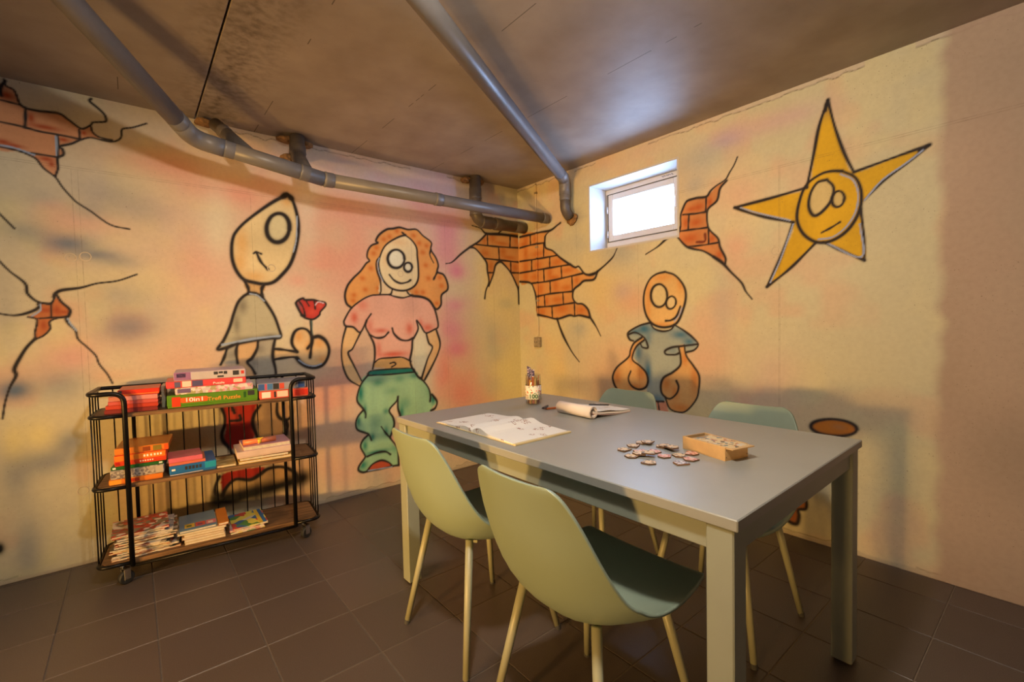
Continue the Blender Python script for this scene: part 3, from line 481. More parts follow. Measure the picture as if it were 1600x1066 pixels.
["l","painted_woman_with_red_hair",[[-1.387,1.103],[-1.335,1.08],[-1.282,1.085],[-1.246,1.117]],0.013,[38,26,20],0.5,0,1.0],
["l","painted_woman_with_red_hair",[[-1.216,1.146],[-1.203,1.105],[-1.156,1.062],[-1.099,1.052],[-1.049,1.069]],0.014,[38,26,20],0.5,0,1.0],
["l","painted_woman_with_red_hair",[[-1.549,1.165],[-1.577,1.068],[-1.587,0.972],[-1.576,0.881],[-1.541,0.802],[-1.472,0.752]],0.011,[38,26,20],0.5,0,1.0],
["l","painted_woman_with_red_hair",[[-1.452,1.119],[-1.482,1.064],[-1.513,1.009],[-1.542,0.983],[-1.509,0.904],[-1.456,0.786]],0.011,[38,26,20],0.5,0,1.0],
["l","painted_woman_with_red_hair",[[-0.851,1.121],[-0.822,1.021],[-0.843,0.943],[-0.9,0.844],[-0.965,0.747]],0.014,[38,26,20],0.5,0,1.0],
["l","painted_woman_with_red_hair",[[-0.94,1.097],[-0.921,1.026],[-0.891,0.989],[-0.933,0.909],[-0.967,0.825],[-0.991,0.761]],0.013,[38,26,20],0.5,0,1.0],
["l","painted_woman_with_red_hair",[[-1.083,0.911],[-1.072,0.857],[-1.024,0.78],[-0.991,0.761]],0.013,[38,26,20],0.5,0,1.0],
["l","painted_woman_with_red_hair",[[-1.241,0.892],[-1.21,0.897],[-1.198,0.881],[-1.23,0.865]],0.01,[38,26,20],0.5,0,1.0],
["f","painted_bricks_in_corner",[[-0.346,1.915],[-0.186,1.928],[0.044,1.928],[0.033,1.532],[-0.01,1.451],[-0.038,1.516],[-0.095,1.605],[-0.161,1.667],[-0.209,1.692],[-0.259,1.66],[-0.285,1.583],[-0.331,1.492],[-0.334,1.517],[-0.347,1.605],[-0.353,1.673],[-0.398,1.726],[-0.465,1.782],[-0.502,1.794],[-0.425,1.847]],[214,132,58],1.0,0.006],
["b","painted_bricks_in_corner",[-0.371,1.859],0.028,0.042,[196,86,18],0.7,1],
["b","painted_bricks_in_corner",[-0.284,1.886],0.043,0.043,[196,86,18],0.7,1],
["b","painted_bricks_in_corner",[-0.188,1.851],0.087,0.02,[196,86,18],0.7,1],
["b","painted_bricks_in_corner",[-0.019,1.886],0.039,0.045,[196,86,18],0.7,1],
["b","painted_bricks_in_corner",[-0.366,1.754],0.056,0.036,[196,86,18],0.7,1],
["b","painted_bricks_in_corner",[-0.174,1.782],0.044,0.044,[196,86,18],0.7,1],
["b","painted_bricks_in_corner",[-0.108,1.735],0.089,0.021,[196,86,18],0.7,1],
["b","painted_bricks_in_corner",[-0.307,1.645],0.028,0.057,[196,86,18],0.7,1],
["b","painted_bricks_in_corner",[-0.043,1.654],0.045,0.045,[196,86,18],0.7,1],
["b","painted_bricks_in_corner",[-0.169,1.962],0.058,0.023,[196,86,18],0.7,1],
["l","painted_bricks_in_corner",[[0.017,1.927],[-0.186,1.928],[-0.346,1.917],[-0.407,1.954],[-0.492,1.968]],0.019,[38,26,20],0.5,1,1.0],
["l","painted_bricks_in_corner",[[-0.346,1.917],[-0.186,1.928],[0.035,1.929]],0.016,[38,26,20],0.5,0,1.0],
["l","painted_bricks_in_corner",[[-0.346,1.917],[-0.425,1.847],[-0.517,1.79],[-0.606,1.728],[-0.693,1.657],[-0.751,1.641]],0.018,[38,26,20],0.5,1,1.0],
["l","painted_bricks_in_corner",[[-0.517,1.79],[-0.465,1.782],[-0.398,1.726],[-0.353,1.673],[-0.347,1.605],[-0.334,1.517],[-0.368,1.441],[-0.381,1.375]],0.015,[38,26,20],0.5,0,1.0],
["l","painted_bricks_in_corner",[[-0.336,1.48],[-0.285,1.583],[-0.259,1.66],[-0.209,1.692],[-0.161,1.667],[-0.095,1.605],[-0.038,1.516],[-0.01,1.451],[-0.008,1.334]],0.016,[38,26,20],0.5,0,1.0],
["l","painted_bricks_in_corner",[[-0.01,1.464],[0.024,1.538]],0.013,[38,26,20],0.5,0,1.0],
["l","painted_bricks_in_corner",[[-0.456,1.818],[-0.222,1.819],[0.036,1.831]],0.012,[38,26,20],0.5,0,1.0],
["l","painted_bricks_in_corner",[[-0.383,1.709],[-0.092,1.704],[0.032,1.703]],0.013,[38,26,20],0.5,0,1.0],
["l","painted_bricks_in_corner",[[-0.095,1.605],[0.029,1.609]],0.013,[38,26,20],0.5,0,1.0],
["l","painted_bricks_in_corner",[[-0.348,1.592],[-0.285,1.595]],0.012,[38,26,20],0.5,0,1.0],
["l","painted_bricks_in_corner",[[-0.338,1.912],[-0.338,1.828]],0.012,[38,26,20],0.5,0,1.0],
["l","painted_bricks_in_corner",[[-0.091,1.925],[-0.097,1.827]],0.013,[38,26,20],0.5,0,1.0],
["l","painted_bricks_in_corner",[[-0.222,1.816],[-0.217,1.708]],0.012,[38,26,20],0.5,0,1.0],
["l","painted_bricks_in_corner",[[-0.092,1.697],[-0.092,1.608]],0.013,[38,26,20],0.5,0,1.0],
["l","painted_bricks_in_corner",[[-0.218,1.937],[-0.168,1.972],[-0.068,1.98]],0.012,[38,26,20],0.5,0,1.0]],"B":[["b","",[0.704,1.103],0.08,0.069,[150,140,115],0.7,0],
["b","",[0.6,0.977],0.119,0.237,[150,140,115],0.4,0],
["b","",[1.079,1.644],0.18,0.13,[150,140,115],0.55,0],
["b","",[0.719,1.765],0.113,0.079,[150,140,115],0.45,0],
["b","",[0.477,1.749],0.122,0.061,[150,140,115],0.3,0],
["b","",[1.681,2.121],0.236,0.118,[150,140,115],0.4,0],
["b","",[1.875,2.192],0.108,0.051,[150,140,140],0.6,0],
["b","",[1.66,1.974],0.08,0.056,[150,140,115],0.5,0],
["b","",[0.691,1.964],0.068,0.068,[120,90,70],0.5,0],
["b","",[1.21,1.299],0.173,0.125,[225,145,95],0.7,0],
["b","",[1.103,1.372],0.1,0.07,[180,140,125],0.5,0],
["b","",[1.755,1.099],0.156,0.156,[228,160,105],0.6,0],
["b","",[1.981,2.21],0.207,0.069,[222,150,110],0.6,0],
["b","",[2.174,2.194],0.189,0.057,[212,150,120],0.6,0],
["b","",[1.91,1.877],0.215,0.143,[230,160,105],0.5,0],
["b","",[1.89,1.556],0.109,0.109,[230,150,100],0.6,0],
["b","",[1.714,0.924],0.238,0.199,[225,150,100],0.5,0],
["b","",[1.039,0.894],0.257,0.205,[225,150,95],0.5,0],
["b","",[0.856,0.694],0.274,0.219,[228,150,90],0.5,0],
["b","",[2.128,0.804],0.146,0.2,[215,150,115],0.5,0],
["b","",[2.011,0.65],0.141,0.105,[215,150,120],0.4,0],
["b","",[1.464,1.98],0.258,0.258,[230,160,95],0.3,0],
["b","",[0.699,2.351],0.45,0.169,[222,150,92],0.5,0],
["b","",[1.275,2.278],0.276,0.092,[215,150,110],0.4,0],
["b","",[1.833,1.229],0.075,0.225,[170,145,115],0.35,0],
["b","",[0.45,0.711],0.187,0.374,[236,180,90],0.8,0],
["b","",[0.87,1.412],0.324,0.27,[225,170,90],0.5,0],
["b","",[2.602,1.139],0.182,0.467,[206,172,112],0.5,0],
["b","",[2.458,0.771],0.226,0.34,[210,172,108],0.5,0],
["f","painted_bricks_in_corner",[[0.022,1.92],[0.291,1.919],[0.39,1.915],[0.344,1.873],[0.342,1.787],[0.429,1.745],[0.513,1.679],[0.618,1.614],[0.673,1.585],[0.765,1.529],[0.853,1.51],[0.86,1.476],[0.763,1.473],[0.717,1.448],[0.654,1.412],[0.644,1.348],[0.683,1.306],[0.744,1.297],[0.796,1.255],[0.81,1.198],[0.657,1.211],[0.601,1.215],[0.467,1.19],[0.234,1.229],[0.219,1.372],[0.193,1.451],[0.147,1.508],[0.009,1.53]],[216,134,58],1.0,0.006],
["b","painted_bricks_in_corner",[0.099,1.88],0.042,0.064,[200,88,18],0.7,1],
["b","painted_bricks_in_corner",[0.068,1.852],0.048,0.019,[200,88,18],0.7,1],
["b","painted_bricks_in_corner",[0.215,1.868],0.031,0.046,[200,88,18],0.7,1],
["b","painted_bricks_in_corner",[0.249,1.744],0.092,0.031,[200,88,18],0.7,1],
["b","painted_bricks_in_corner",[0.096,1.77],0.032,0.064,[200,88,18],0.7,1],
["b","painted_bricks_in_corner",[0.092,1.647],0.042,0.064,[200,88,18],0.7,1],
["b","painted_bricks_in_corner",[0.246,1.649],0.061,0.046,[200,88,18],0.7,1],
["b","painted_bricks_in_corner",[0.478,1.648],0.071,0.034,[200,88,18],0.7,1],
["b","painted_bricks_in_corner",[0.089,1.562],0.039,0.048,[200,88,18],0.7,1],
["b","painted_bricks_in_corner",[0.206,1.552],0.062,0.037,[200,88,18],0.7,1],
["b","painted_bricks_in_corner",[0.39,1.572],0.038,0.059,[200,88,18],0.7,1],
["b","painted_bricks_in_corner",[0.441,1.53],0.072,0.02,[200,88,18],0.7,1],
["b","painted_bricks_in_corner",[0.593,1.57],0.083,0.028,[200,88,18],0.7,1],
["b","painted_bricks_in_corner",[0.278,1.445],0.046,0.061,[200,88,18],0.7,1],
["b","painted_bricks_in_corner",[0.457,1.456],0.043,0.058,[200,88,18],0.7,1],
["b","painted_bricks_in_corner",[0.574,1.435],0.07,0.028,[200,88,18],0.7,1],
["b","painted_bricks_in_corner",[0.348,1.34],0.03,0.045,[200,88,18],0.7,1],
["b","painted_bricks_in_corner",[0.471,1.346],0.072,0.029,[200,88,18],0.7,1],
["b","painted_bricks_in_corner",[0.291,1.255],0.046,0.036,[200,88,18],0.7,1],
["b","painted_bricks_in_corner",[0.52,1.271],0.085,0.043,[200,88,18],0.7,1],
["b","painted_bricks_in_corner",[0.728,1.252],0.053,0.035,[200,88,18],0.7,1],
["b","painted_bricks_in_corner",[0.687,1.485],0.035,0.035,[200,88,18],0.7,1],
["l","painted_bricks_in_corner",[[0.022,1.92],[0.178,1.919],[0.291,1.919],[0.408,1.914],[0.486,1.941],[0.523,1.954]],0.016,[38,26,20],0.5,0,1.0],
["l","painted_bricks_in_corner",[[0.342,1.787],[0.344,1.873],[0.408,1.914]],0.014,[38,26,20],0.5,1,1.0],
["l","painted_bricks_in_corner",[[0.344,1.873],[0.342,1.787],[0.429,1.745],[0.513,1.679],[0.618,1.614],[0.673,1.585],[0.712,1.586],[0.765,1.529],[0.817,1.513],[0.868,1.519]],0.015,[38,26,20],0.5,0,1.0],
["l","painted_bricks_in_corner",[[0.817,1.513],[0.868,1.519],[0.925,1.547],[0.995,1.588],[1.043,1.625],[1.077,1.679]],0.018,[38,26,20],0.5,1,1.0],
["l","painted_bricks_in_corner",[[0.897,1.533],[0.86,1.476],[0.763,1.473],[0.717,1.448],[0.654,1.412],[0.644,1.348],[0.683,1.306],[0.744,1.297],[0.796,1.255],[0.818,1.198]],0.015,[38,26,20],0.5,0,1.0],
["l","painted_bricks_in_corner",[[0.81,1.203],[0.874,1.123],[0.916,1.054]],0.015,[38,26,20],0.5,1,1.0],
["l","painted_bricks_in_corner",[[0.009,1.53],[0.147,1.508],[0.193,1.451],[0.219,1.372],[0.234,1.231]],0.016,[38,26,20],0.5,0,1.0],
["l","painted_bricks_in_corner",[[0.234,1.231],[0.344,1.212],[0.467,1.19],[0.601,1.215],[0.657,1.207],[0.712,1.212],[0.81,1.192]],0.015,[38,26,20],0.5,0,1.0],
["l","painted_bricks_in_corner",[[0.467,1.19],[0.499,1.115],[0.547,1.03],[0.626,0.924],[0.701,0.851]],0.022,[38,26,20],0.5,1,1.0],
["l","painted_bricks_in_corner",[[0.019,1.825],[0.176,1.83],[0.343,1.824]],0.013,[38,26,20],0.5,0,1.0],
["l","painted_bricks_in_corner",[[0.015,1.707],[0.248,1.702],[0.48,1.702]],0.013,[38,26,20],0.5,0,1.0],
["l","painted_bricks_in_corner",[[0.012,1.605],[0.319,1.61],[0.626,1.613]],0.013,[38,26,20],0.5,0,1.0],
["l","painted_bricks_in_corner",[[0.166,1.502],[0.388,1.504],[0.75,1.531]],0.013,[38,26,20],0.5,0,1.0],
["l","painted_bricks_in_corner",[[0.22,1.385],[0.403,1.399],[0.637,1.401]],0.013,[38,26,20],0.5,0,1.0],
["l","painted_bricks_in_corner",[[0.236,1.295],[0.418,1.297],[0.659,1.312]],0.013,[38,26,20],0.5,0,1.0],
["l","painted_bricks_in_corner",[[0.159,1.915],[0.162,1.832]],0.013,[38,26,20],0.5,0,1.0],
["l","painted_bricks_in_corner",[[0.325,1.821],[0.322,1.716]],0.013,[38,26,20],0.5,0,1.0],
["l","painted_bricks_in_corner",[[0.172,1.696],[0.169,1.607]],0.013,[38,26,20],0.5,0,1.0],
["l","painted_bricks_in_corner",[[0.393,1.694],[0.391,1.615]],0.013,[38,26,20],0.5,0,1.0],
["l","painted_bricks_in_corner",[[0.319,1.604],[0.322,1.504]],0.013,[38,26,20],0.5,0,1.0],
["l","painted_bricks_in_corner",[[0.523,1.607],[0.526,1.523]],0.012,[38,26,20],0.5,0,1.0],
["l","painted_bricks_in_corner",[[0.391,1.498],[0.394,1.399]],0.013,[38,26,20],0.5,0,1.0],
["l","painted_bricks_in_corner",[[0.637,1.518],[0.641,1.407]],0.012,[38,26,20],0.5,0,1.0],
["l","painted_bricks_in_corner",[[0.322,1.385],[0.325,1.301]],0.013,[38,26,20],0.5,0,1.0],
["l","painted_bricks_in_corner",[[0.536,1.396],[0.541,1.306]],0.012,[38,26,20],0.5,0,1.0],
["l","painted_bricks_in_corner",[[0.408,1.288],[0.412,1.208]],0.013,[38,26,20],0.5,0,1.0],
["l","painted_bricks_in_corner",[[0.659,1.31],[0.66,1.213]],0.012,[38,26,20],0.5,0,1.0],
["f","painted_broken_bricks|window",[[1.611,1.891],[1.669,1.896],[1.734,1.89],[1.797,1.936],[1.84,1.95],[1.818,1.918],[1.8,1.854],[1.751,1.821],[1.738,1.79],[1.742,1.719],[1.76,1.682],[1.804,1.632],[1.817,1.578],[1.847,1.506],[1.829,1.487],[1.777,1.528],[1.713,1.571],[1.599,1.618],[1.547,1.685],[1.565,1.742],[1.566,1.805],[1.581,1.847]],[210,122,56],1.0,0.006],
["b","painted_broken_bricks|window",[1.687,1.839],0.036,0.027,[190,72,16],0.75,1],
["b","painted_broken_bricks|window",[1.639,1.836],0.037,0.018,[190,72,16],0.75,1],
["b","painted_broken_bricks|window",[1.756,1.855],0.018,0.035,[190,72,16],0.75,1],
["b","painted_broken_bricks|window",[1.6,1.762],0.019,0.038,[190,72,16],0.75,1],
["b","painted_broken_bricks|window",[1.667,1.75],0.046,0.028,[190,72,16],0.75,1],
["b","painted_broken_bricks|window",[1.628,1.659],0.075,0.037,[190,72,16],0.75,1],
["b","painted_broken_bricks|window",[1.768,1.637],0.023,0.026,[190,72,16],0.75,1],
["b","painted_broken_bricks|window",[1.812,1.536],0.026,0.026,[190,72,16],0.75,1],
["l","painted_broken_bricks|window",[[1.671,1.63],[1.723,1.628],[1.725,1.67]],0.012,[120,40,14],0.8,0,1.0],
["l","painted_broken_bricks|window",[[1.565,1.742],[1.544,1.699]],0.011,[38,26,20],0.5,1,1.0],
["l","painted_broken_bricks|window",[[1.611,1.891],[1.669,1.896],[1.734,1.89],[1.761,1.918],[1.797,1.94],[1.849,1.961],[1.874,1.996],[1.899,2.03],[1.918,2.07]],0.013,[38,26,20],0.5,1,1.0],
["l","painted_broken_bricks|window",[[1.669,1.896],[1.611,1.891],[1.581,1.847],[1.566,1.805],[1.565,1.742],[1.547,1.69]],0.011,[38,26,20],0.5,0,1.0],
["l","painted_broken_bricks|window",[[1.857,1.954],[1.818,1.918],[1.8,1.854],[1.751,1.821],[1.738,1.79],[1.742,1.719],[1.76,1.682],[1.804,1.632],[1.817,1.578],[1.847,1.515],[1.847,1.481]],0.011,[38,26,20],0.5,0,1.0],
["l","painted_broken_bricks|window",[[1.544,1.681],[1.599,1.618],[1.647,1.593],[1.713,1.571],[1.777,1.528],[1.829,1.487]],0.012,[38,26,20],0.5,0,1.0],
["l","painted_broken_bricks|window",[[1.777,1.528],[1.829,1.487],[1.88,1.427],[1.938,1.363],[1.962,1.312],[1.996,1.267]],0.016,[38,26,20],0.5,1,1.0],
["l","painted_broken_bricks|window",[[1.534,1.694],[1.477,1.687],[1.402,1.641],[1.31,1.603]],0.015,[38,26,20],0.5,1,1.0],
["l","painted_broken_bricks|window",[[1.581,1.813],[1.668,1.803],[1.738,1.8]],0.01,[38,26,20],0.5,0,1.0],
["l","painted_broken_bricks|window",[[1.56,1.715],[1.667,1.71],[1.742,1.706]],0.01,[38,26,20],0.5,0,1.0],
["l","painted_broken_bricks|window",[[1.618,1.611],[1.713,1.606],[1.804,1.608]],0.009,[38,26,20],0.5,0,1.0],
["l","painted_broken_bricks|window",[[1.734,1.888],[1.73,1.804]],0.009,[38,26,20],0.5,0,1.0],
["l","painted_broken_bricks|window",[[1.622,1.803],[1.617,1.714]],0.01,[38,26,20],0.5,0,1.0],
["l","painted_broken_bricks|window",[[1.746,1.701],[1.747,1.61]],0.009,[38,26,20],0.5,0,1.0],
["f","painted_boy_in_blue_shirt",[[1.355,0.627],[1.435,0.636],[1.466,0.58],[1.474,0.414],[1.347,0.392]],[216,130,84],1.0,0.006],
["f","painted_boy_in_blue_shirt",[[1.34,1.146],[1.234,1.119],[1.163,1.075],[1.174,1.031],[1.204,1.022],[1.22,0.959],[1.202,0.909],[1.253,0.863],[1.308,0.808],[1.319,0.752],[1.307,0.693],[1.35,0.622],[1.435,0.627],[1.446,0.67],[1.415,0.713],[1.437,0.771],[1.499,0.822],[1.559,0.879],[1.569,0.933],[1.598,0.957],[1.645,0.972],[1.673,1.003],[1.636,1.059],[1.561,1.107],[1.517,1.13],[1.491,1.099],[1.43,1.089],[1.367,1.108]],[170,156,118],1.0,0.006],
["b","painted_boy_in_blue_shirt",[1.29,1.104],0.062,0.041,[58,98,100],1,1],
["b","painted_boy_in_blue_shirt",[1.222,1.085],0.042,0.021,[58,98,100],0.9,1],
["b","painted_boy_in_blue_shirt",[1.56,1.067],0.074,0.032,[58,98,100],0.9,1],
["b","painted_boy_in_blue_shirt",[1.617,1.023],0.045,0.027,[58,98,100],0.9,1],
["b","painted_boy_in_blue_shirt",[1.419,1.099],0.079,0.02,[58,98,100],0.8,1],
["b","painted_boy_in_blue_shirt",[1.243,0.94],0.032,0.063,[58,98,100],0.8,1],
["b","painted_boy_in_blue_shirt",[1.319,0.809],0.031,0.092,[58,98,100],1,1],
["b","painted_boy_in_blue_shirt",[1.383,0.635],0.08,0.04,[58,98,100],0.8,1],
["b","painted_boy_in_blue_shirt",[1.322,1.038],0.031,0.051,[58,98,100],0.6,1],
["b","painted_boy_in_blue_shirt",[1.5,0.967],0.048,0.029,[58,98,100],0.4,1],
["f","painted_boy_in_blue_shirt",[[1.272,1.046],[1.209,1.007],[1.179,0.957],[1.161,0.907],[1.062,0.832],[1.023,0.768],[1.029,0.718],[1.053,0.679],[1.096,0.668],[1.239,0.689],[1.296,0.707],[1.317,0.752],[1.303,0.808],[1.253,0.853],[1.196,0.889],[1.202,0.938],[1.232,0.988],[1.289,1.028]],[222,152,78],1.0,0.006],
["b","painted_boy_in_blue_shirt",[1.061,0.761],0.041,0.068,[214,110,32],0.7,1],
["b","painted_boy_in_blue_shirt",[1.264,0.805],0.042,0.073,[214,110,32],0.7,1],
["b","painted_boy_in_blue_shirt",[1.216,0.704],0.064,0.026,[214,110,32],0.7,1],
["b","painted_boy_in_blue_shirt",[1.184,0.918],0.021,0.065,[214,110,32],0.7,1],
["f","painted_boy_in_blue_shirt",[[1.545,0.991],[1.559,0.924],[1.554,0.87],[1.499,0.822],[1.437,0.785],[1.415,0.732],[1.425,0.677],[1.446,0.651],[1.476,0.59],[1.536,0.571],[1.595,0.587],[1.661,0.666],[1.68,0.738],[1.681,0.817],[1.644,0.875],[1.598,0.935],[1.584,1.001]],[222,152,78],1.0,0.006],
["b","painted_boy_in_blue_shirt",[1.457,0.745],0.035,0.049,[214,110,32],0.7,1],
["b","painted_boy_in_blue_shirt",[1.653,0.797],0.031,0.108,[214,110,32],0.7,1],
["b","painted_boy_in_blue_shirt",[1.556,0.6],0.085,0.032,[214,110,32],0.7,1],
["b","painted_boy_in_blue_shirt",[1.518,0.696],0.029,0.048,[214,110,32],0.7,1],
["b","painted_boy_in_blue_shirt",[1.588,0.916],0.022,0.046,[214,110,32],0.7,1],
["f","painted_boy_in_blue_shirt",[[1.455,1.472],[1.525,1.443],[1.582,1.376],[1.598,1.305],[1.576,1.218],[1.532,1.139],[1.451,1.114],[1.367,1.132],[1.313,1.189],[1.29,1.275],[1.299,1.36],[1.338,1.432],[1.392,1.464],[1.455,1.472]],[228,162,82],1.0,0.006],
["b","painted_boy_in_blue_shirt",[1.434,1.438],0.087,0.029,[222,124,40],0.6,1],
["b","painted_boy_in_blue_shirt",[1.563,1.386],0.031,0.065,[222,124,40],0.6,1],
["b","painted_boy_in_blue_shirt",[1.325,1.264],0.024,0.112,[222,124,40],0.6,1],
["b","painted_boy_in_blue_shirt",[1.42,1.131],0.088,0.02,[222,124,40],0.6,1],
["b","painted_boy_in_blue_shirt",[1.327,1.386],0.03,0.071,[222,124,40],0.6,1],
["f","painted_boy_in_blue_shirt",[[1.465,1.319],[1.462,1.295],[1.452,1.274],[1.436,1.259],[1.418,1.251],[1.398,1.252],[1.379,1.261],[1.363,1.278],[1.353,1.301],[1.35,1.326],[1.354,1.351],[1.364,1.372],[1.38,1.387],[1.399,1.394],[1.419,1.392],[1.438,1.382],[1.453,1.365],[1.462,1.343],[1.465,1.319]],[226,178,104],1.0,0.006],
["f","painted_boy_in_blue_shirt",[[1.525,1.263],[1.519,1.252],[1.511,1.243],[1.5,1.237],[1.49,1.236],[1.479,1.239],[1.47,1.246],[1.465,1.256],[1.463,1.268],[1.465,1.281],[1.471,1.292],[1.479,1.301],[1.49,1.307],[1.501,1.308],[1.511,1.305],[1.519,1.298],[1.525,1.288],[1.527,1.276],[1.525,1.263]],[226,176,104],1.0,0.006],
["l","painted_boy_in_blue_shirt",[[1.455,1.472],[1.525,1.443],[1.582,1.376],[1.598,1.305],[1.576,1.218],[1.532,1.139],[1.451,1.114],[1.367,1.132],[1.313,1.189],[1.29,1.275],[1.299,1.36],[1.338,1.432],[1.392,1.464],[1.455,1.472]],0.013,[38,26,20],0.5,0,1.0],
["l","painted_boy_in_blue_shirt",[[1.468,1.319],[1.464,1.294],[1.454,1.272],[1.438,1.256],[1.418,1.248],[1.397,1.249],[1.377,1.259],[1.361,1.277],[1.35,1.3],[1.347,1.326],[1.351,1.352],[1.362,1.374],[1.379,1.389],[1.399,1.396],[1.42,1.395],[1.439,1.384],[1.455,1.367],[1.465,1.344],[1.468,1.319]],0.015,[38,26,20],0.5,0,1.0],
["l","painted_boy_in_blue_shirt",[[1.528,1.262],[1.522,1.25],[1.512,1.24],[1.501,1.234],[1.489,1.232],[1.477,1.235],[1.468,1.243],[1.462,1.254],[1.46,1.268],[1.462,1.282],[1.468,1.294],[1.478,1.304],[1.489,1.31],[1.501,1.312],[1.513,1.308],[1.522,1.3],[1.528,1.289],[1.53,1.276],[1.528,1.262]],0.012,[38,26,20],0.5,0,1.0],
["l","painted_boy_in_blue_shirt",[[1.56,1.245],[1.532,1.183],[1.492,1.159],[1.456,1.156]],0.013,[38,26,20],0.5,0,1.0],
["l","painted_boy_in_blue_shirt",[[1.571,1.236],[1.552,1.192],[1.517,1.152]],0.005,[160,150,142],0.5,0,1.0],
["l","painted_boy_in_blue_shirt",[[1.34,1.146],[1.367,1.108],[1.43,1.089],[1.491,1.099],[1.517,1.13]],0.011,[38,26,20],0.5,0,1.0],
["l","painted_boy_in_blue_shirt",[[1.34,1.146],[1.257,1.128],[1.175,1.09],[1.157,1.065],[1.174,1.031],[1.204,1.022]],0.014,[38,26,20],0.5,0,1.0],
["l","painted_boy_in_blue_shirt",[[1.163,1.067],[1.222,1.08],[1.289,1.047],[1.316,1.0],[1.316,0.976],[1.277,0.98],[1.261,1.003]],0.012,[38,26,20],0.5,0,1.0],
["l","painted_boy_in_blue_shirt",[[1.517,1.13],[1.589,1.089],[1.646,1.046],[1.677,1.007],[1.65,0.972],[1.598,0.957]],0.011,[38,26,20],0.5,0,1.0],
["l","painted_boy_in_blue_shirt",[[1.675,1.009],[1.579,0.996],[1.5,0.985],[1.449,0.961],[1.459,0.938],[1.52,0.939],[1.548,0.949]],0.012,[38,26,20],0.5,0,1.0],
["l","painted_boy_in_blue_shirt",[[1.272,1.046],[1.209,1.007],[1.179,0.957],[1.161,0.907],[1.062,0.832],[1.023,0.768],[1.029,0.718],[1.053,0.679],[1.072,0.66]],0.014,[38,26,20],0.5,0,1.0],
["l","painted_boy_in_blue_shirt",[[1.289,1.028],[1.232,0.988],[1.202,0.938],[1.196,0.889],[1.253,0.853],[1.303,0.808],[1.317,0.752],[1.296,0.707],[1.239,0.689],[1.181,0.711],[1.158,0.758],[1.179,0.811]],0.013,[38,26,20],0.5,0,1.0],
["l","painted_boy_in_blue_shirt",[[1.545,0.991],[1.559,0.924],[1.554,0.87],[1.499,0.822],[1.437,0.785],[1.415,0.732],[1.425,0.677],[1.477,0.65],[1.527,0.688],[1.543,0.734],[1.528,0.771]],0.013,[38,26,20],0.5,0,1.0],
["l","painted_boy_in_blue_shirt",[[1.584,1.001],[1.598,0.935],[1.644,0.875],[1.681,0.817],[1.68,0.738],[1.661,0.666],[1.595,0.587],[1.536,0.571],[1.476,0.59],[1.446,0.66]],0.011,[38,26,20],0.5,0,1.0],
["l","painted_boy_in_blue_shirt",[[1.318,0.675],[1.35,0.626],[1.435,0.627]],0.012,[38,26,20],0.5,0,1.0],
["l","painted_boy_in_blue_shirt",[[1.355,0.617],[1.351,0.565]],0.01,[38,26,20],0.5,0,1.0],
["l","painted_boy_in_blue_shirt",[[1.393,0.617],[1.405,0.543]],0.01,[38,26,20],0.5,0,1.0],
["f","painted_yellow_star",[[2.356,2.218],[2.319,2.106],[2.295,1.972],[2.265,1.817],[2.096,1.802],[1.902,1.791],[2.027,1.723],[2.203,1.653],[2.144,1.484],[2.074,1.329],[2.19,1.418],[2.304,1.531],[2.338,1.531],[2.426,1.472],[2.506,1.421],[2.502,1.547],[2.49,1.665],[2.505,1.702],[2.572,1.77],[2.653,1.825],[2.732,1.887],[2.62,1.869],[2.463,1.842],[2.424,1.943],[2.384,2.084],[2.356,2.218]],[222,152,22],1.0,0.006],
["b","painted_yellow_star",[2.352,2.178],0.026,0.052,[170,120,60],0.5,1],
["f","painted_yellow_star",[[2.417,1.859],[2.47,1.813],[2.493,1.736],[2.483,1.649],[2.441,1.575],[2.378,1.534],[2.312,1.534],[2.252,1.583],[2.221,1.661],[2.23,1.748],[2.261,1.828],[2.32,1.866],[2.369,1.871],[2.417,1.859]],[220,150,20],1.0,0.006],
["f","painted_yellow_star",[[2.353,1.834],[2.381,1.79],[2.37,1.727],[2.329,1.679],[2.295,1.671],[2.274,1.719],[2.282,1.784],[2.312,1.83],[2.353,1.834]],[212,164,88],1.0,0.006],
["f","painted_yellow_star",[[2.421,1.718],[2.417,1.708],[2.411,1.7],[2.404,1.696],[2.396,1.696],[2.389,1.7],[2.382,1.708],[2.378,1.718],[2.377,1.73],[2.378,1.741],[2.382,1.752],[2.389,1.759],[2.396,1.763],[2.404,1.763],[2.411,1.759],[2.417,1.752],[2.421,1.742],[2.423,1.73],[2.421,1.718]],[206,158,80],1.0,0.006],
["l","painted_yellow_star",[[2.356,2.218],[2.319,2.106],[2.295,1.972],[2.265,1.817]],0.013,[38,26,20],0.5,0,1.0],
["l","painted_yellow_star",[[2.265,1.817],[2.096,1.802],[1.902,1.791]],0.014,[38,26,20],0.5,0,1.0],
["l","painted_yellow_star",[[1.902,1.791],[2.027,1.723],[2.203,1.653]],0.014,[38,26,20],0.5,0,1.0],
["l","painted_yellow_star",[[2.203,1.653],[2.144,1.484],[2.074,1.329]],0.014,[38,26,20],0.5,0,1.0],
["l","painted_yellow_star",[[2.074,1.329],[2.19,1.418],[2.304,1.531]],0.013,[38,26,20],0.5,0,1.0],
["l","painted_yellow_star",[[2.338,1.531],[2.426,1.472],[2.506,1.421]],0.012,[38,26,20],0.5,0,1.0],
["l","painted_yellow_star",[[2.506,1.421],[2.502,1.547],[2.49,1.665]],0.011,[38,26,20],0.5,0,1.0],
["l","painted_yellow_star",[[2.505,1.702],[2.572,1.77],[2.653,1.825],[2.732,1.887]],0.01,[38,26,20],0.5,0,1.0],
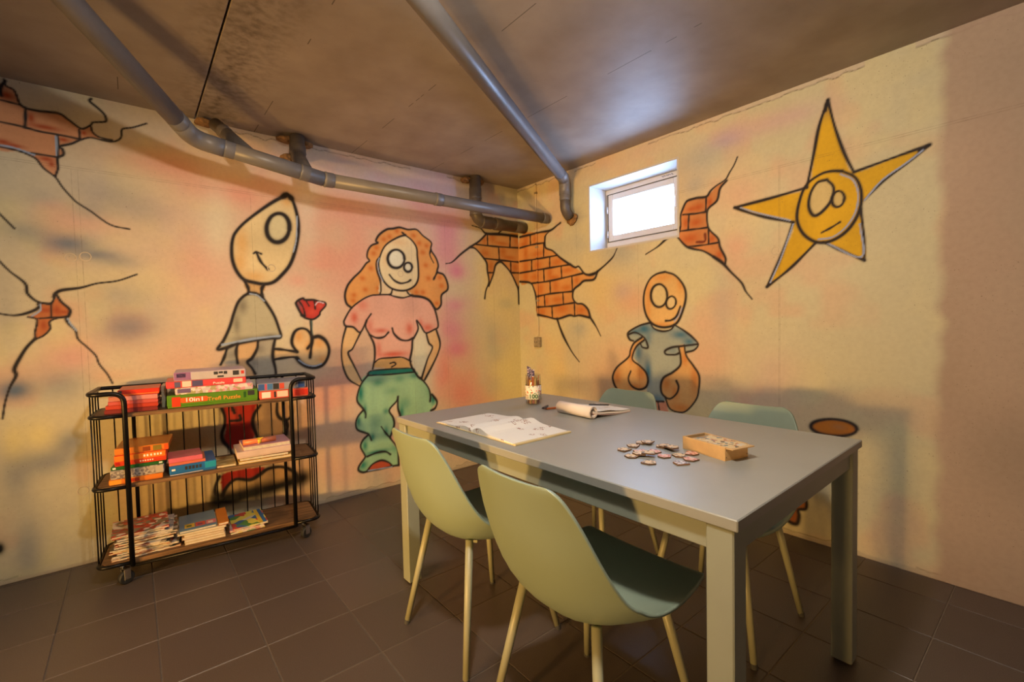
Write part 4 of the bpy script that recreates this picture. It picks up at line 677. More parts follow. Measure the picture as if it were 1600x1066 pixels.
["l","painted_yellow_star",[[2.732,1.887],[2.62,1.869],[2.463,1.842]],0.011,[38,26,20],0.5,0,1.0],
["l","painted_yellow_star",[[2.463,1.842],[2.424,1.943],[2.384,2.084],[2.356,2.218]],0.012,[38,26,20],0.5,0,1.0],
["l","painted_yellow_star",[[2.356,2.218],[2.344,2.172]],0.017,[38,26,20],0.5,0,1.0],
["l","painted_yellow_star",[[2.732,1.887],[2.698,1.873]],0.012,[38,26,20],0.5,0,1.0],
["l","painted_yellow_star",[[2.505,1.702],[2.572,1.779],[2.653,1.83],[2.711,1.871]],0.006,[160,150,142],0.5,0,1.0],
["l","painted_yellow_star",[[2.203,1.645],[2.144,1.474],[2.091,1.351]],0.006,[160,150,142],0.5,0,1.0],
["l","painted_yellow_star",[[2.354,1.524],[2.495,1.438],[2.488,1.594]],0.004,[160,150,142],0.5,0,1.0],
["l","painted_yellow_star",[[1.934,1.784],[2.027,1.736],[2.19,1.665]],0.005,[160,150,142],0.5,0,1.0],
["l","painted_yellow_star",[[2.417,1.859],[2.47,1.813],[2.493,1.736],[2.483,1.649],[2.441,1.575],[2.378,1.534],[2.312,1.534],[2.252,1.583],[2.221,1.661],[2.23,1.748],[2.261,1.828],[2.32,1.866],[2.369,1.871],[2.417,1.859]],0.013,[38,26,20],0.5,0,1.0],
["l","painted_yellow_star",[[2.409,1.847],[2.459,1.807],[2.48,1.739],[2.471,1.656],[2.433,1.59],[2.378,1.55],[2.317,1.548]],0.005,[160,150,142],0.5,0,1.0],
["l","painted_yellow_star",[[2.353,1.834],[2.381,1.79],[2.37,1.727],[2.329,1.679],[2.295,1.671],[2.274,1.719],[2.282,1.784],[2.312,1.83],[2.353,1.834]],0.013,[38,26,20],0.5,0,1.0],
["l","painted_yellow_star",[[2.424,1.717],[2.42,1.706],[2.413,1.697],[2.405,1.693],[2.396,1.692],[2.387,1.697],[2.38,1.705],[2.376,1.717],[2.374,1.73],[2.375,1.743],[2.38,1.754],[2.387,1.763],[2.395,1.767],[2.404,1.767],[2.413,1.762],[2.419,1.754],[2.424,1.743],[2.426,1.73],[2.424,1.717]],0.011,[38,26,20],0.5,0,1.0],
["l","painted_yellow_star",[[2.331,1.579],[2.37,1.596],[2.408,1.617]],0.009,[38,26,20],0.5,0,1.0],
["f","painted_orange_foot",[[2.48,0.616],[2.474,0.601],[2.458,0.588],[2.432,0.577],[2.401,0.569],[2.368,0.566],[2.336,0.568],[2.309,0.575],[2.292,0.586],[2.287,0.6],[2.294,0.615],[2.313,0.629],[2.34,0.64],[2.372,0.647],[2.406,0.65],[2.436,0.647],[2.46,0.64],[2.475,0.629]],[196,104,26],1.0,0.006],
["b","painted_orange_foot",[2.409,0.615],0.033,0.016,[170,110,60],0.5,1],
["l","painted_orange_foot",[[2.481,0.616],[2.475,0.601],[2.458,0.587],[2.433,0.576],[2.401,0.568],[2.367,0.565],[2.335,0.567],[2.309,0.574],[2.291,0.586],[2.286,0.6],[2.293,0.616],[2.312,0.63],[2.339,0.641],[2.372,0.649],[2.406,0.651],[2.437,0.648],[2.461,0.64],[2.476,0.629],[2.481,0.616]],0.014,[38,26,20],0.8,0,1.0],
["f","painted_orange_hand",[[2.246,0.234],[2.266,0.201],[2.263,0.162],[2.229,0.146],[2.232,0.114],[2.221,0.069],[2.183,0.07],[2.157,0.111],[2.171,0.161],[2.212,0.218]],[176,92,34],1.0,0.006],
["b","painted_orange_hand",[2.195,0.109],0.025,0.031,[150,60,26],0.5,1],
["l","painted_orange_hand",[[2.246,0.234],[2.266,0.201],[2.263,0.162],[2.229,0.146],[2.232,0.114],[2.221,0.069],[2.183,0.07],[2.157,0.111],[2.171,0.161],[2.212,0.218],[2.246,0.234]],0.016,[38,26,20],0.8,0,1.0]]}''')
STEP = .005
PAINT_LIGHT = {'A': (1.16, .76, .46), 'B': (1.155, .795, .43)}   # how the sampled paint swatches are turned into reflectances
def noise2(shape, cell, seed):
    r = np.random.default_rng(seed); h, w = shape
    g = r.random((h//cell+3, w//cell+3)); y = np.arange(h)/cell; x = np.arange(w)/cell
    yi = y.astype(int); xi = x.astype(int); fy = (y-yi)[:, None]; fx = (x-xi)[None, :]
    fy = fy*fy*(3-2*fy); fx = fx*fx*(3-2*fx)
    return (g[yi][:, xi]*(1-fx)+g[yi][:, xi+1]*fx)*(1-fy)+(g[yi+1][:, xi]*(1-fx)+g[yi+1][:, xi+1]*fx)*fy
def sm(a, b, x):
    t = np.clip((x-a)/(b-a), 0, 1); return t*t*(3-2*t)
def paint_wall(key, u0, u1, base):
    nu = int(round((u1-u0)/STEP))+1; nv = int(round(H/STEP))+1
    U = np.linspace(u0, u1, nu); V = np.linspace(0, H, nv)
    img = np.empty((nv, nu, 3)); img[:] = lin(base)
    n1 = noise2((nv, nu), 70, 1+ord(key)); n2 = noise2((nv, nu), 26, 2+ord(key)); n3 = noise2((nv, nu), 7, 3+ord(key))
    mott = .30+.95*n1+.45*n2
    # loose overspray: coral and yellow drifts
    c1 = noise2((nv, nu), 48, 71+ord(key))*.7+noise2((nv, nu), 17, 72+ord(key))*.3; c2 = noise2((nv, nu), 56, 73+ord(key))*.7+noise2((nv, nu), 15, 74+ord(key))*.3
    k1, k2 = (.42, .40) if key == 'A' else (.30, .30)
    a1 = sm(.52, .78, c1)[..., None]*k1; img = img*(1-a1)+np.array(lin((228, 140, 92)))*a1
    a2 = sm(.52, .78, c2)[..., None]*k2; img = img*(1-a2)+np.array(lin((230, 186, 108)))*a2
    img *= (.93+.10*n1+.05*n3)[..., None]
    ids = np.zeros((nv, nu), np.int32); groups = []
    last = None
    def win(a0, a1, b0, b1):
        i0 = max(0, int((a0-u0)/STEP)-1); i1 = min(nu, int((a1-u0)/STEP)+2); j0 = max(0, int(b0/STEP)-1); j1 = min(nv, int(b1/STEP)+2)
        return (i0, i1, j0, j1) if i1 > i0 and j1 > j0 else None
    def blend(w, al, col):
        i0, i1, j0, j1 = w; img[j0:j1, i0:i1] = img[j0:j1, i0:i1]*(1-al[..., None])+np.array(col)*al[..., None]
    def mark(w, al, g):
        if not g: return
        if g not in groups: groups.append(g)
        i0, i1, j0, j1 = w; s = ids[j0:j1, i0:i1]; s[al > .45] = groups.index(g)+1
    for op in MURAL[key]:
        if op[0] == 'b':  # soft blobs; yellow ones by the corner paint in low-lamp light
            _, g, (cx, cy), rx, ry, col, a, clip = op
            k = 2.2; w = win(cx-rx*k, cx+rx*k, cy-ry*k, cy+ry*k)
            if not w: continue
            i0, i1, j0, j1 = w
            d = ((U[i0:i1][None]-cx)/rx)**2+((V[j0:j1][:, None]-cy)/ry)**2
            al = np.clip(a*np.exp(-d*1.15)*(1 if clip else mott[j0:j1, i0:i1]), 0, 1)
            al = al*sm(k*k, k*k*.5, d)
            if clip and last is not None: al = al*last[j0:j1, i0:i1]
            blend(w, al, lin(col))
        elif op[0] == 'f':
            _, g, pts, col, a, soft = op
            P = catmull(pts[:-1] if pts[0] == pts[-1] else pts, 4, True)
            w = win(P[:, 0].min()-.02, P[:, 0].max()+.02, P[:, 1].min()-.02, P[:, 1].max()+.02)
            if not w: continue
            i0, i1, j0, j1 = w; X = U[i0:i1][None]; Y = V[j0:j1][:, None]
            ins = np.zeros((j1-j0, i1-i0), bool)
            for (xa, ya), (xb, yb) in zip(P, np.roll(P, -1, 0)):
                if ya == yb: continue
                c = ((ya > Y) != (yb > Y)) & (X < (xb-xa)*(Y-ya)/(yb-ya)+xa); ins ^= c
            al = ins.astype(float)*a
            q = np.pad(al, 1, mode='edge'); al = (q[1:-1, 1:-1]*2+q[:-2, 1:-1]+q[2:, 1:-1]+q[1:-1, :-2]+q[1:-1, 2:])/6
            blend(w, al, np.array(lin(col))*1.0); mark(w, al, g)
            last = np.zeros((nv, nu)); last[j0:j1, i0:i1] = al/max(a, .01)
            img[j0:j1, i0:i1] *= (1+(al*(n2[j0:j1, i0:i1]-.5)*.22)[..., None])
        else:
            _, g, pts, wd, col, soft, taper, a = op; wd *= 1.28 if 'man' in g and 'wo' not in g else 1.06
            P = catmull(pts, 5); m = wd*2+.02
            w = win(P[:, 0].min()-m, P[:, 0].max()+m, P[:, 1].min()-m, P[:, 1].max()+m)
            if not w: continue
            i0, i1, j0, j1 = w; rr = np.full((j1-j0, i1-i0), 9.0); n = len(P)
            for k in range(n-1):
                ax, ay = P[k]; bx, by = P[k+1]
                ww = win(min(ax, bx)-m, max(ax, bx)+m, min(ay, by)-m, max(ay, by)+m)
                if not ww: continue
                a0, a1, b0, b1 = ww; X = U[a0:a1][None]-ax; Y = V[b0:b1][:, None]-ay
                dx, dy = bx-ax, by-ay; t = np.clip((X*dx+Y*dy)/(dx*dx+dy*dy+1e-12), 0, 1)
                f = (k+t)/(n-1); hw = wd/2*((1-.78*f*f) if taper else 1)*(.92+.16*np.sin(f*9+ax*7)); hw = np.maximum(hw, .0036)
                d = np.hypot(X-t*dx, Y-t*dy)/hw
                s = rr[b0-j0:b1-j0, a0-i0:a1-i0]; np.minimum(s, d, out=s)
            halo = a*.40*np.exp(-np.maximum(rr-.8, 0)**2*1.3)
            if sum(col) < 200: blend(w, halo, lin((70, 52, 40)))
            al = a*(1-sm(1-soft*1.0, 1+soft*1.0, rr)); blend(w, al, lin(col)); mark(w, al, g)
    L = np.array(PAINT_LIGHT[key])
    return U, V, np.clip(img/L, .012, .86), ids, groups
def grid_mesh(name, U, V, rgb, sel, to3d):
    """mesh of the selected cells of the plaster grid, vertex colours in attribute paint"""
    nv, nu = rgb.shape[:2]
    jj, ii = np.nonzero(sel)
    v00 = jj*nu+ii; quad = np.stack([v00, v00+1, v00+nu+1, v00+nu], 1)
    used, inv = np.unique(quad, return_inverse=True); quad = inv.reshape(-1, 4)
    co = to3d(U[used % nu], V[used//nu]).astype(np.float32); n = len(quad)
    me = bpy.data.meshes.new(name); me.vertices.add(len(co)); me.vertices.foreach_set('co', co.ravel())
    me.loops.add(n*4); me.loops.foreach_set('vertex_index', quad.astype(np.int32).ravel())
    me.polygons.add(n); me.polygons.foreach_set('loop_start', np.arange(n, dtype=np.int32)*4)
    me.update(calc_edges=True)
    at = me.color_attributes.new('paint', 'FLOAT_COLOR', 'POINT')
    c4 = np.ones((len(co), 4), np.float32); c4[:, :3] = rgb.reshape(-1, 3)[used]; at.data.foreach_set('color', c4.ravel())
    return me
def plaster_mat(name, axis, vl, hl, attr=True, flat=(.5, .4, .3)):
    """painted concrete: paint attribute, pock marks, formwork seams, fine relief"""
    m, N, L, b = new_mat(name)
    tc = N.new('ShaderNodeTexCoord'); geo = N.new('ShaderNodeNewGeometry')
    sx = N.new('ShaderNodeSeparateXYZ'); L.new(geo.outputs['Position'], sx.inputs[0])
    if attr:
        at = N.new('ShaderNodeAttribute'); at.attribute_name = 'paint'; src = at.outputs['Color']
    else:
        rgbn = N.new('ShaderNodeRGB'); rgbn.outputs[0].default_value = (*flat, 1); src = rgbn.outputs[0]
    def M(op, a, bb=None, clamp=False):
        n = N.new('ShaderNodeMath'); n.operation = op; n.use_clamp = clamp
        for i, v in enumerate((a, bb)):
            if v is None: continue
            if isinstance(v, (int, float)): n.inputs[i].default_value = v
            else: L.new(v, n.inputs[i])
        return n.outputs[0]
    def noise(scale, det=3):
        n = N.new('ShaderNodeTexNoise'); n.inputs['Scale'].default_value = scale; n.inputs['Detail'].default_value = det; L.new(geo.outputs['Position'], n.inputs['Vector']); return n.outputs['Fac']
    h = sx.outputs[axis]; z = sx.outputs['Z']; seam = None
    nb = noise(30)
    for pos in vl:
        s = M('LESS_THAN', M('ABSOLUTE', M('SUBTRACT', h, pos)), .0016); s = M('MULTIPLY', s, M('LESS_THAN', z, 1.965)); seam = s if seam is None else M('MAXIMUM', seam, s)
    for pos in hl:
        s = M('LESS_THAN', M('ABSOLUTE', M('SUBTRACT', z, pos)), .0016); seam = s if seam is None else M('MAXIMUM', seam, s)
    fac = M('MULTIPLY', M('GREATER_THAN', noise(150, 2), .70), M('GREATER_THAN', noise(2.6, 3), .50))
    if seam is not None: fac = M('MAXIMUM', fac, M('MULTIPLY', seam, M('MULTIPLY', M('SUBTRACT', nb, .25), 1.3, True)))
    mx = N.new('ShaderNodeMix'); mx.data_type = 'RGBA'; L.new(M('MULTIPLY', fac, .62), mx.inputs[0]); L.new(src, mx.inputs[6]); mx.inputs[7].default_value = (.10, .07, .05, 1)
    # grain and soft grime
    gr = N.new('ShaderNodeMix'); gr.data_type = 'RGBA'; gr.blend_type = 'MULTIPLY'; gr.inputs[0].default_value = .28
    rp = N.new('ShaderNodeValToRGB'); rp.color_ramp.elements[0].color = (.78, .76, .74, 1); rp.color_ramp.elements[1].color = (1, 1, 1, 1); rp.color_ramp.elements[0].position = .3; rp.color_ramp.elements[1].position = .62
    L.new(noise(46, 6), rp.inputs['Fac']); L.new(mx.outputs[2], gr.inputs[6]); L.new(rp.outputs['Color'], gr.inputs[7])
    L.new(gr.outputs[2], b.inputs['Base Color']); b.inputs['Roughness'].default_value = .72; b.inputs['Specular IOR Level'].default_value = .3
    bp = N.new('ShaderNodeBump'); bp.inputs['Strength'].default_value = .25; bp.inputs['Distance'].default_value = .004
    L.new(M('SUBTRACT', noise(24, 6), M('MULTIPLY', fac, .6)), bp.inputs['Height']); L.new(bp.outputs['Normal'], b.inputs['Normal'])
    return m
FIG = {
 'painted_broken_bricks|top': 'painted crack in the plaster showing orange bricks, under the ceiling above the cart',
 'painted_broken_bricks|mid': 'painted star-shaped crack around a small patch of bricks left of the cart',
 'painted_man_with_rose': 'painted cartoon figure with a pointed head and one eye holding out a red rose',
 'painted_woman_with_red_hair': 'painted cartoon woman with curly orange hair, pink top and green trousers',
 'painted_bricks_in_corner': 'painted patch of orange brickwork breaking through the plaster in the room corner',
 'painted_broken_bricks|window': 'painted crack with orange bricks to the right of the small window',
 'painted_boy_in_blue_shirt': 'painted round-headed cartoon child in a blue shirt with big orange hands',
 'painted_yellow_star': 'painted yellow five-pointed star with a face of two eyes and a small mouth',
 'painted_orange_foot': 'painted orange oval with a dark outline just above the table corner',
 'painted_orange_hand': 'painted orange shape with a dark outline low behind the far chair'}
def rough_edges(U, V, rgb, key):
    """chipped plaster with dark cracks along the ceiling, paler filler along the floor"""
    nv, nu = rgb.shape[:2]; k = noise2((3, nu), 9, 41+ord(key))[1]; k2 = noise2((3, nu), 40, 43+ord(key))[1]; k3 = noise2((3, nu), 4, 47)[1]
    zz = V[:, None]; edge = H-.012-.022*k*k2-.006*k3
    m = sm(.006, .0, np.abs(zz-edge))*(k2 > .42); rgb[:] = rgb*(1-.75*m[..., None])+np.array((.05, .03, .02))*.75*m[..., None]
    chip = (zz > edge)*(k2 > .42)*.6; rgb[:] = rgb*(1-chip[..., None])+np.array((.55, .46, .40))*chip[..., None]
    e2 = .018+.03*k2*k; low = sm(0, .01, e2-zz)*.7; rgb[:] = rgb*(1-low[..., None])+np.array((.42, .36, .28))*low[..., None]
    m2 = sm(.005, 0, np.abs(zz-e2))*(k2 > .5)*.5; rgb[:] = rgb*(1-m2[..., None])
def build_painted_wall(name, key, u0, u1, base, to3d, hole, mat, post=None):
    U, V, rgb, ids, groups = paint_wall(key, u0, u1, base)
    rough_edges(U, V, rgb, key)
    if post: post(U, V, rgb)
    cell = ids[:-1, :-1].copy(); keep = np.ones(cell.shape, bool)
    if hole:
        uc = (U[:-1]+U[1:])/2; vc = (V[:-1]+V[1:])/2
        keep = ~(((uc > hole[0]) & (uc < hole[1]))[None] & ((vc > hole[2]) & (vc < hole[3]))[:, None])
    wall = link(name, grid_mesh(name, U, V, rgb, keep & (cell == 0), to3d), mat); wall['kind'] = 'structure'
    for i, g in enumerate(groups):
        s = keep & (cell == i+1)
        if s.sum() == 0: continue
        f = link(g.split('|')[0], grid_mesh(g, U, V, rgb, s, to3d), mat, wall); f['label'] = FIG[g]
    return wall, (U, V, rgb)
matA = plaster_mat('painted_plaster_left', 'X', (-2.872, -2.848, -2.094, -1.045, -.753, -.285), (1.966, 1.976))
matB = plaster_mat('painted_plaster_right', 'Y', (-2.139, -2.133, -1.249, -.69), (1.951, 1.961))
plain = plaster_mat('plain_plaster', 'X', (), (), False, (.50, .41, .33))
wallA, _ = build_painted_wall('wall_left', 'A', -3.4, 0.0, (214, 172, 118), lambda u, v: np.stack([u, 0*u, v], 1), None, matA)
def unpainted(U, V, rgb):
    """the strip past the painted part is bare pinkish plaster with a ragged edge"""
    nv, nu = rgb.shape[:2]; k = noise2((nv, 3), 14, 5)[:, 1][:, None]; k2 = noise2((nv, nu), 60, 9)
    a = sm(2.745, 2.80, U[None]+.03*(k-.5))*.92
    c = np.array((.42, .315, .25))[None, None]*(.85+.3*k2[..., None]); rgb[:] = rgb*(1-a[..., None])+c*a[..., None]
wallB, (UB, VB, rgbB) = build_painted_wall('wall_right', 'B', 0.0, 3.5, (212, 176, 114), lambda u, v: np.stack([0*u, -u, v], 1), (.83, 1.545, 1.69, 2.165), matB, unpainted)
# wall bodies behind the painted face and the rest of the room
boxo('wall_body', XW, .25, .004, .25, -.1, H+.2, plain, wallA)
boxo('wall_face', XW, -3.4, 0, .004, 0, H, plain, wallA)
for a in ((.004, .25, -.83, .25, -.1, H+.2), (.004, .25, YW, -1.545, -.1, H+.2), (.004, .25, -1.545, -.83, -.1, 1.69), (.004, .25, -1.545, -.83, 2.165, H+.2)):
    boxo('wall_body', *a, plain, wallB)
boxo('wall_face', 0, .004, YW, -3.5, 0, H, plain, wallB)
w = boxo('wall_back', XW, .25, YW-.2, YW, -.1, H+.2, plain); w['kind'] = 'structure'
w = boxo('wall_side', XW-.2, XW, YW-.2, .25, -.1, H+.2, plain); w['kind'] = 'structure'
# shutter tie holes in the concrete
tie = nmat('tie_plug', (.58, .50, .38), .8, bump=.3)
def ring_mesh():
    bm = bmesh.new(); lathe(bm, [(.0185, 0), (.0195, .0016), (.0215, .0020), (.023, .0004), (.0235, 0)], 20, False)
    return to_mesh(bm)
rm = ring_mesh(); rm.materials.append(tie)
for x, z in ((-2.89, 1.531), (-2.836, 1.541), (-1.996, 1.533), (-1.137, 1.542), (-2.894, .371)): link('tie_hole', rm, None, wallA, (x, 0, z), (R(90), 0, 0))
for y, z in ((-2.118, 1.518), (-1.223, 1.521)): link('tie_hole', rm, None, wallB, (0, y, z), (0, R(-90), 0))

# ------------------------------------------------------------------ ceiling
def ceiling_mat():
    m, N, L, b = new_mat('raw_concrete')
    geo = N.new('ShaderNodeNewGeometry'); sx = N.new('ShaderNodeSeparateXYZ'); L.new(geo.outputs['Position'], sx.inputs[0])
    def noise(scale, det=4):
        n = N.new('ShaderNodeTexNoise'); n.inputs['Scale'].default_value = scale; n.inputs['Detail'].default_value = det; L.new(geo.outputs['Position'], n.inputs['Vector']); return n.outputs['Fac']
    rp = N.new('ShaderNodeValToRGB'); rp.color_ramp.elements[0].color = (.27, .225, .19, 1); rp.color_ramp.elements[1].color = (.36, .31, .27, 1); rp.color_ramp.elements[0].position = .3; rp.color_ramp.elements[1].position = .7
    L.new(noise(5, 7), rp.inputs['Fac'])
    def M(op, a, bb=None):
        n = N.new('ShaderNodeMath'); n.operation = op
        for i, v in enumerate((a, bb)):
            if v is None: continue
            if isinstance(v, (int, float)): n.inputs[i].default_value = v
            else: L.new(v, n.inputs[i])
        return n.outputs[0]
    # damp dark stain along the joint, broken formwork lines, pores
    d = M('ABSOLUTE', M('SUBTRACT', sx.outputs['X'], -2.28)); st = N.new('ShaderNodeMapRange'); L.new(d, st.inputs[0]); st.inputs[1].default_value = 0; st.inputs[2].default_value = .22; st.inputs[3].default_value = 1; st.inputs[4].default_value = 0
    stain = M('MULTIPLY', st.outputs[0], M('MULTIPLY', M('MAXIMUM', M('SUBTRACT', noise(30, 8), .40), 0), 2.2))
    ln = None
    for x0 in (-2.677, -2.06, -1.472, -.87, -3.28):
        s = M('LESS_THAN', M('ABSOLUTE', M('SUBTRACT', sx.outputs['X'], x0)), .0019); ln = s if ln is None else M('MAXIMUM', ln, s)
    dash = M('MULTIPLY', ln, M('GREATER_THAN', noise(4.2, 2), .52)); dash = M('MULTIPLY', dash, .8)
    pore = M('MULTIPLY', M('GREATER_THAN', noise(150, 2), .735), .55)
    mx = N.new('ShaderNodeMix'); mx.data_type = 'RGBA'; L.new(M('MAXIMUM', M('MAXIMUM', dash, stain), pore), mx.inputs[0]); L.new(rp.outputs['Color'], mx.inputs[6]); mx.inputs[7].default_value = (.045, .032, .022, 1)
    L.new(mx.outputs[2], b.inputs['Base Color'])
    b.inputs['Roughness'].default_value = .52; b.inputs['Specular IOR Level'].default_value = .35
    bp = N.new('ShaderNodeBump'); bp.inputs['Strength'].default_value = .16; bp.inputs['Distance'].default_value = .003; L.new(noise(55, 6), bp.inputs['Height']); L.new(bp.outputs['Normal'], b.inputs['Normal'])
    return m
cm = ceiling_mat()
ceil = boxo('ceiling', XW-.2, .25, YW-.2, .25, H+.03, H+.2, nmat('dark_joint_gap', (.05, .04, .03), .9)); ceil['kind'] = 'structure'  # dark base seen only in the joints between slabs
for x0, x1 in ((XW, -4.77), (-4.763, -2.356), (-2.349, .004)): boxo('ceiling_slab', x0, x1, YW, .004, H, H+.031, cm, ceil, .003)

# ------------------------------------------------------------------ floor of square tiles
def tile_mat():
    m, N, L, b = new_mat('dark_floor_tile')
    geo = N.new('ShaderNodeNewGeometry'); oi = N.new('ShaderNodeObjectInfo')
    n1 = N.new('ShaderNodeTexNoise'); n1.inputs['Scale'].default_value = 420; n1.inputs['Detail'].default_value = 2; L.new(geo.outputs['Position'], n1.inputs['Vector'])
    rp = N.new('ShaderNodeValToRGB'); rp.color_ramp.elements[0].position = .35; rp.color_ramp.elements[1].position = .68
    rp.color_ramp.elements[0].color = (.066, .050, .043, 1); rp.color_ramp.elements[1].color = (.115, .088, .074, 1); L.new(n1.outputs['Fac'], rp.inputs['Fac'])
    hs = N.new('ShaderNodeHueSaturation'); mr = N.new('ShaderNodeMapRange'); mr.inputs[3].default_value = .88; mr.inputs[4].default_value = 1.12
    L.new(oi.outputs['Random'], mr.inputs[0]); L.new(mr.outputs[0], hs.inputs['Value']); L.new(rp.outputs['Color'], hs.inputs['Color']); L.new(hs.outputs['Color'], b.inputs['Base Color'])
    b.inputs['Roughness'].default_value = .40; b.inputs['Specular IOR Level'].default_value = .5
    bp = N.new('ShaderNodeBump'); bp.inputs['Strength'].default_value = .12; bp.inputs['Distance'].default_value = .001; L.new(n1.outputs['Fac'], bp.inputs['Height']); L.new(bp.outputs['Normal'], b.inputs['Normal'])
    return m
tm = tile_mat()
floor = boxo('floor', XW, 0, YW, 0, -.10, -.0022, nmat('grey_grout', (.17, .135, .105), .9, scale=30, bump=.3)); floor['kind'] = 'structure'
PX, PY, X0, Y0, GAP = .306, .311, -2.643, -.655, .0021
def tile_mesh(w, h):
    bm = bmesh.new(); box(bm, GAP, w-GAP, GAP, h-GAP, -.012, 0)
    top = [e for e in bm.edges if all(v.co.z > -.001 for v in e.verts)]
    bmesh.ops.bevel(bm, geom=top, offset=.0014, segments=1, affect='EDGES'); return to_mesh(bm)
full = tile_mesh(PX, PY); full.materials.append(tm); rest = bmesh.new()
for i in range(-10, 9):
    for j in range(-15, 3):
        x0, x1 = X0+i*PX, X0+(i+1)*PX; y0, y1 = Y0+j*PY, Y0+(j+1)*PY
        a0, a1, b0, b1 = max(x0, XW), min(x1, 0), max(y0, YW), min(y1, 0)
        if a1-a0 < .012 or b1-b0 < .012: continue
        if x1 < -3.6 or y1 < -4.1: box(rest, a0+GAP, a1-GAP, b0+GAP, b1-GAP, -.012, 0); continue
        if a1-a0 > PX-.001 and b1-b0 > PY-.001: link('floor_tile', full, None, floor, (x0, y0, 0))
        else: link('floor_tile', tile_mesh(a1-a0, b1-b0), tm, floor, (a0, b0, 0))
o = link('floor_tiles_behind', to_mesh(rest), tm, floor); o['kind'] = 'stuff'

# ------------------------------------------------------------------ window
pvc = nmat('white_window_plastic', (.56, .56, .555), .35, var=.02)
rev = nmat('white_reveal_paint', (.52, .515, .51), .55, var=.03, bump=.08)
win = empty('window_1', (0, 0, 0)); win['kind'] = 'structure'; win['label'] = 'small high basement window in a deep white reveal'
A0, A1, B0, B1 = -1.545, -.83, 1.69, 2.165
for nm, a in (('reveal', (-.0012, .32, A1-.001, A1+.012, B0-.012, B1+.012)), ('reveal', (-.0012, .32, A0-.012, A0+.001, B0-.012, B1+.012)), ('reveal', (-.0012, .32, A0, A1, B1-.001, B1+.012)), ('window_sill', (-.0012, .32, A0, A1, B0-.012, B0+.001))):
    boxo(nm, *a, rev, win)
def frame(name, x0, x1, y0, y1, z0, z1, t, mat, parent, bev=.004):
    bm = bmesh.new()
    for a in ((y0, y0+t, z0, z1), (y1-t, y1, z0, z1), (y0+t, y1-t, z0, z0+t), (y0+t, y1-t, z1-t, z1)): box(bm, x0, x1, a[0], a[1], a[2], a[3], bev)
    return link(name, to_mesh(bm), mat, parent)
frame('window_frame', .20, .27, A0, A1, B0, B1, .050, pvc, win)
boxo('frame_bottom', .192, .24, A0+.002, A1-.002, B0+.002, B0+.078, pvc, win, .004)
boxo('frame_side', .195, .24, A0+.002, A0+.092, B0+.078, B1-.040, pvc, win, .004)
boxo('frame_head', .185, .235, A0+.002, A1-.002, B1-.040, B1-.002, pvc, win, .004)
sash = frame('window_sash', .186, .25, A0+.094, A1-.022, B0+.080, B1-.042, .045, pvc, win)
sash['label'] = 'white opening sash'
boxo('pane', .216, .222, A0+.135, A1-.063, B0+.121, B1-.083, glass_mat('window_glass'), win)
seal = nmat('dark_window_seal', (.06, .06, .06), .6)
frame('window_seal', .184, .190, A0+.0905, A1-.0185, B0+.0765, B1-.0385, .0035, seal, win, 0)
hm = nmat('chrome_hinge', (.7, .7, .7), .3, .9)
for z in (1.80, 1.985): tubeo('hinge', [(.178, A1-.022, z), (.178, A1-.022, z+.05)], .006, hm, win)
bm = bmesh.new(); pts = []
for k in range(26): pts.append((.1835, -1.32-.0035*k, 2.146+.007*math.sin(k*1.5)*math.sin(k*.31+.4)))
tube(bm, pts, .0014, 5); link('sticker_signature', to_mesh(bm), nmat('blue_ink', (.03, .04, .14), .5), win)
boxo('handle_plate', .176, .187, -1.436, -1.421, 1.92, 2.0, pvc, win, .003)

# ------------------------------------------------------------------ drain pipes under the ceiling
grey = nmat('grey_drain_plastic', (.150, .142, .142), .40, var=.10, scale=8)
greyd = nmat('grey_drain_plastic_dusty', (.095, .082, .074), .45, var=.2, scale=14)
foam = nmat('orange_builders_foam', (.24, .13, .05), .9, var=.45, scale=60, bump=.9, bscale=70)
def lump(name, loc, rx, ry, rz, mat, parent, seed):
    bm = bmesh.new(); bmesh.ops.create_icosphere(bm, subdivisions=3, radius=1); r = np.random.default_rng(seed); ph = r.random((6, 4))*6
    for v in bm.verts:
        d = v.co.normalized(); k = 1+.12*sum(math.sin(p[0]+d.x*(3+p[1])+d.y*(3+p[2])+d.z*(2+p[3])) for p in ph)/2
        v.co = Vector((d.x*rx*k, d.y*ry*k, d.z*rz*k))
    return link(name, to_mesh(bm), mat, parent, loc, smooth=True)
def collar(P, D, parent, r=.0625, l=.07, mat=None):
    P = Vector(P); D = Vector(D).normalized(); bm = bmesh.new()
    tube(bm, [P-D*l/2, P-D*(l/2-.008), P-D*(l/2-.016), P+D*(l/2-.004), P+D*l/2], [r-.005, r, r-.002, r-.002, r-.006], 20)
    return link('pipe_collar', to_mesh(bm), mat or grey, parent, smooth=True)
RP = .041
p1 = empty('drain_pipe', (-2.398, -.36, 2.107), 0, 'grey plastic drain pipe running along the left wall and bending out over the cart', 'pipe')
def rel(o, pts): return [Vector(p)-o.location for p in pts]
E1 = Vector((-2.398, -.36, 2.107)); Dg = Vector((-2.782, -1.035, 2.250)); dg = (Dg-E1).normalized(); far = Vector((-2.90, -1.22, 2.288))
E2 = Vector((-1.788, -.38, 2.015)); E3 = Vector((-.035, -.405, 2.003))
tubeo('pipe_run', rel(p1, [E1+dg*.07, far, Vector((-4.35, -4.9, 2.279))]), RP, grey, p1, 24); tubeo('pipe_elbow', rel(p1, fillet([E1+dg*.13, E1, E1+(E2-E1).normalized()*.13], .09, 8)), RP+.0025, grey, p1, 24)
tubeo('pipe_run', rel(p1, [E1+(E2-E1).normalized()*.07, E2]), RP, grey, p1, 24); tubeo('pipe_run', rel(p1, [E2, E3]), RP-.002, grey, p1, 24)
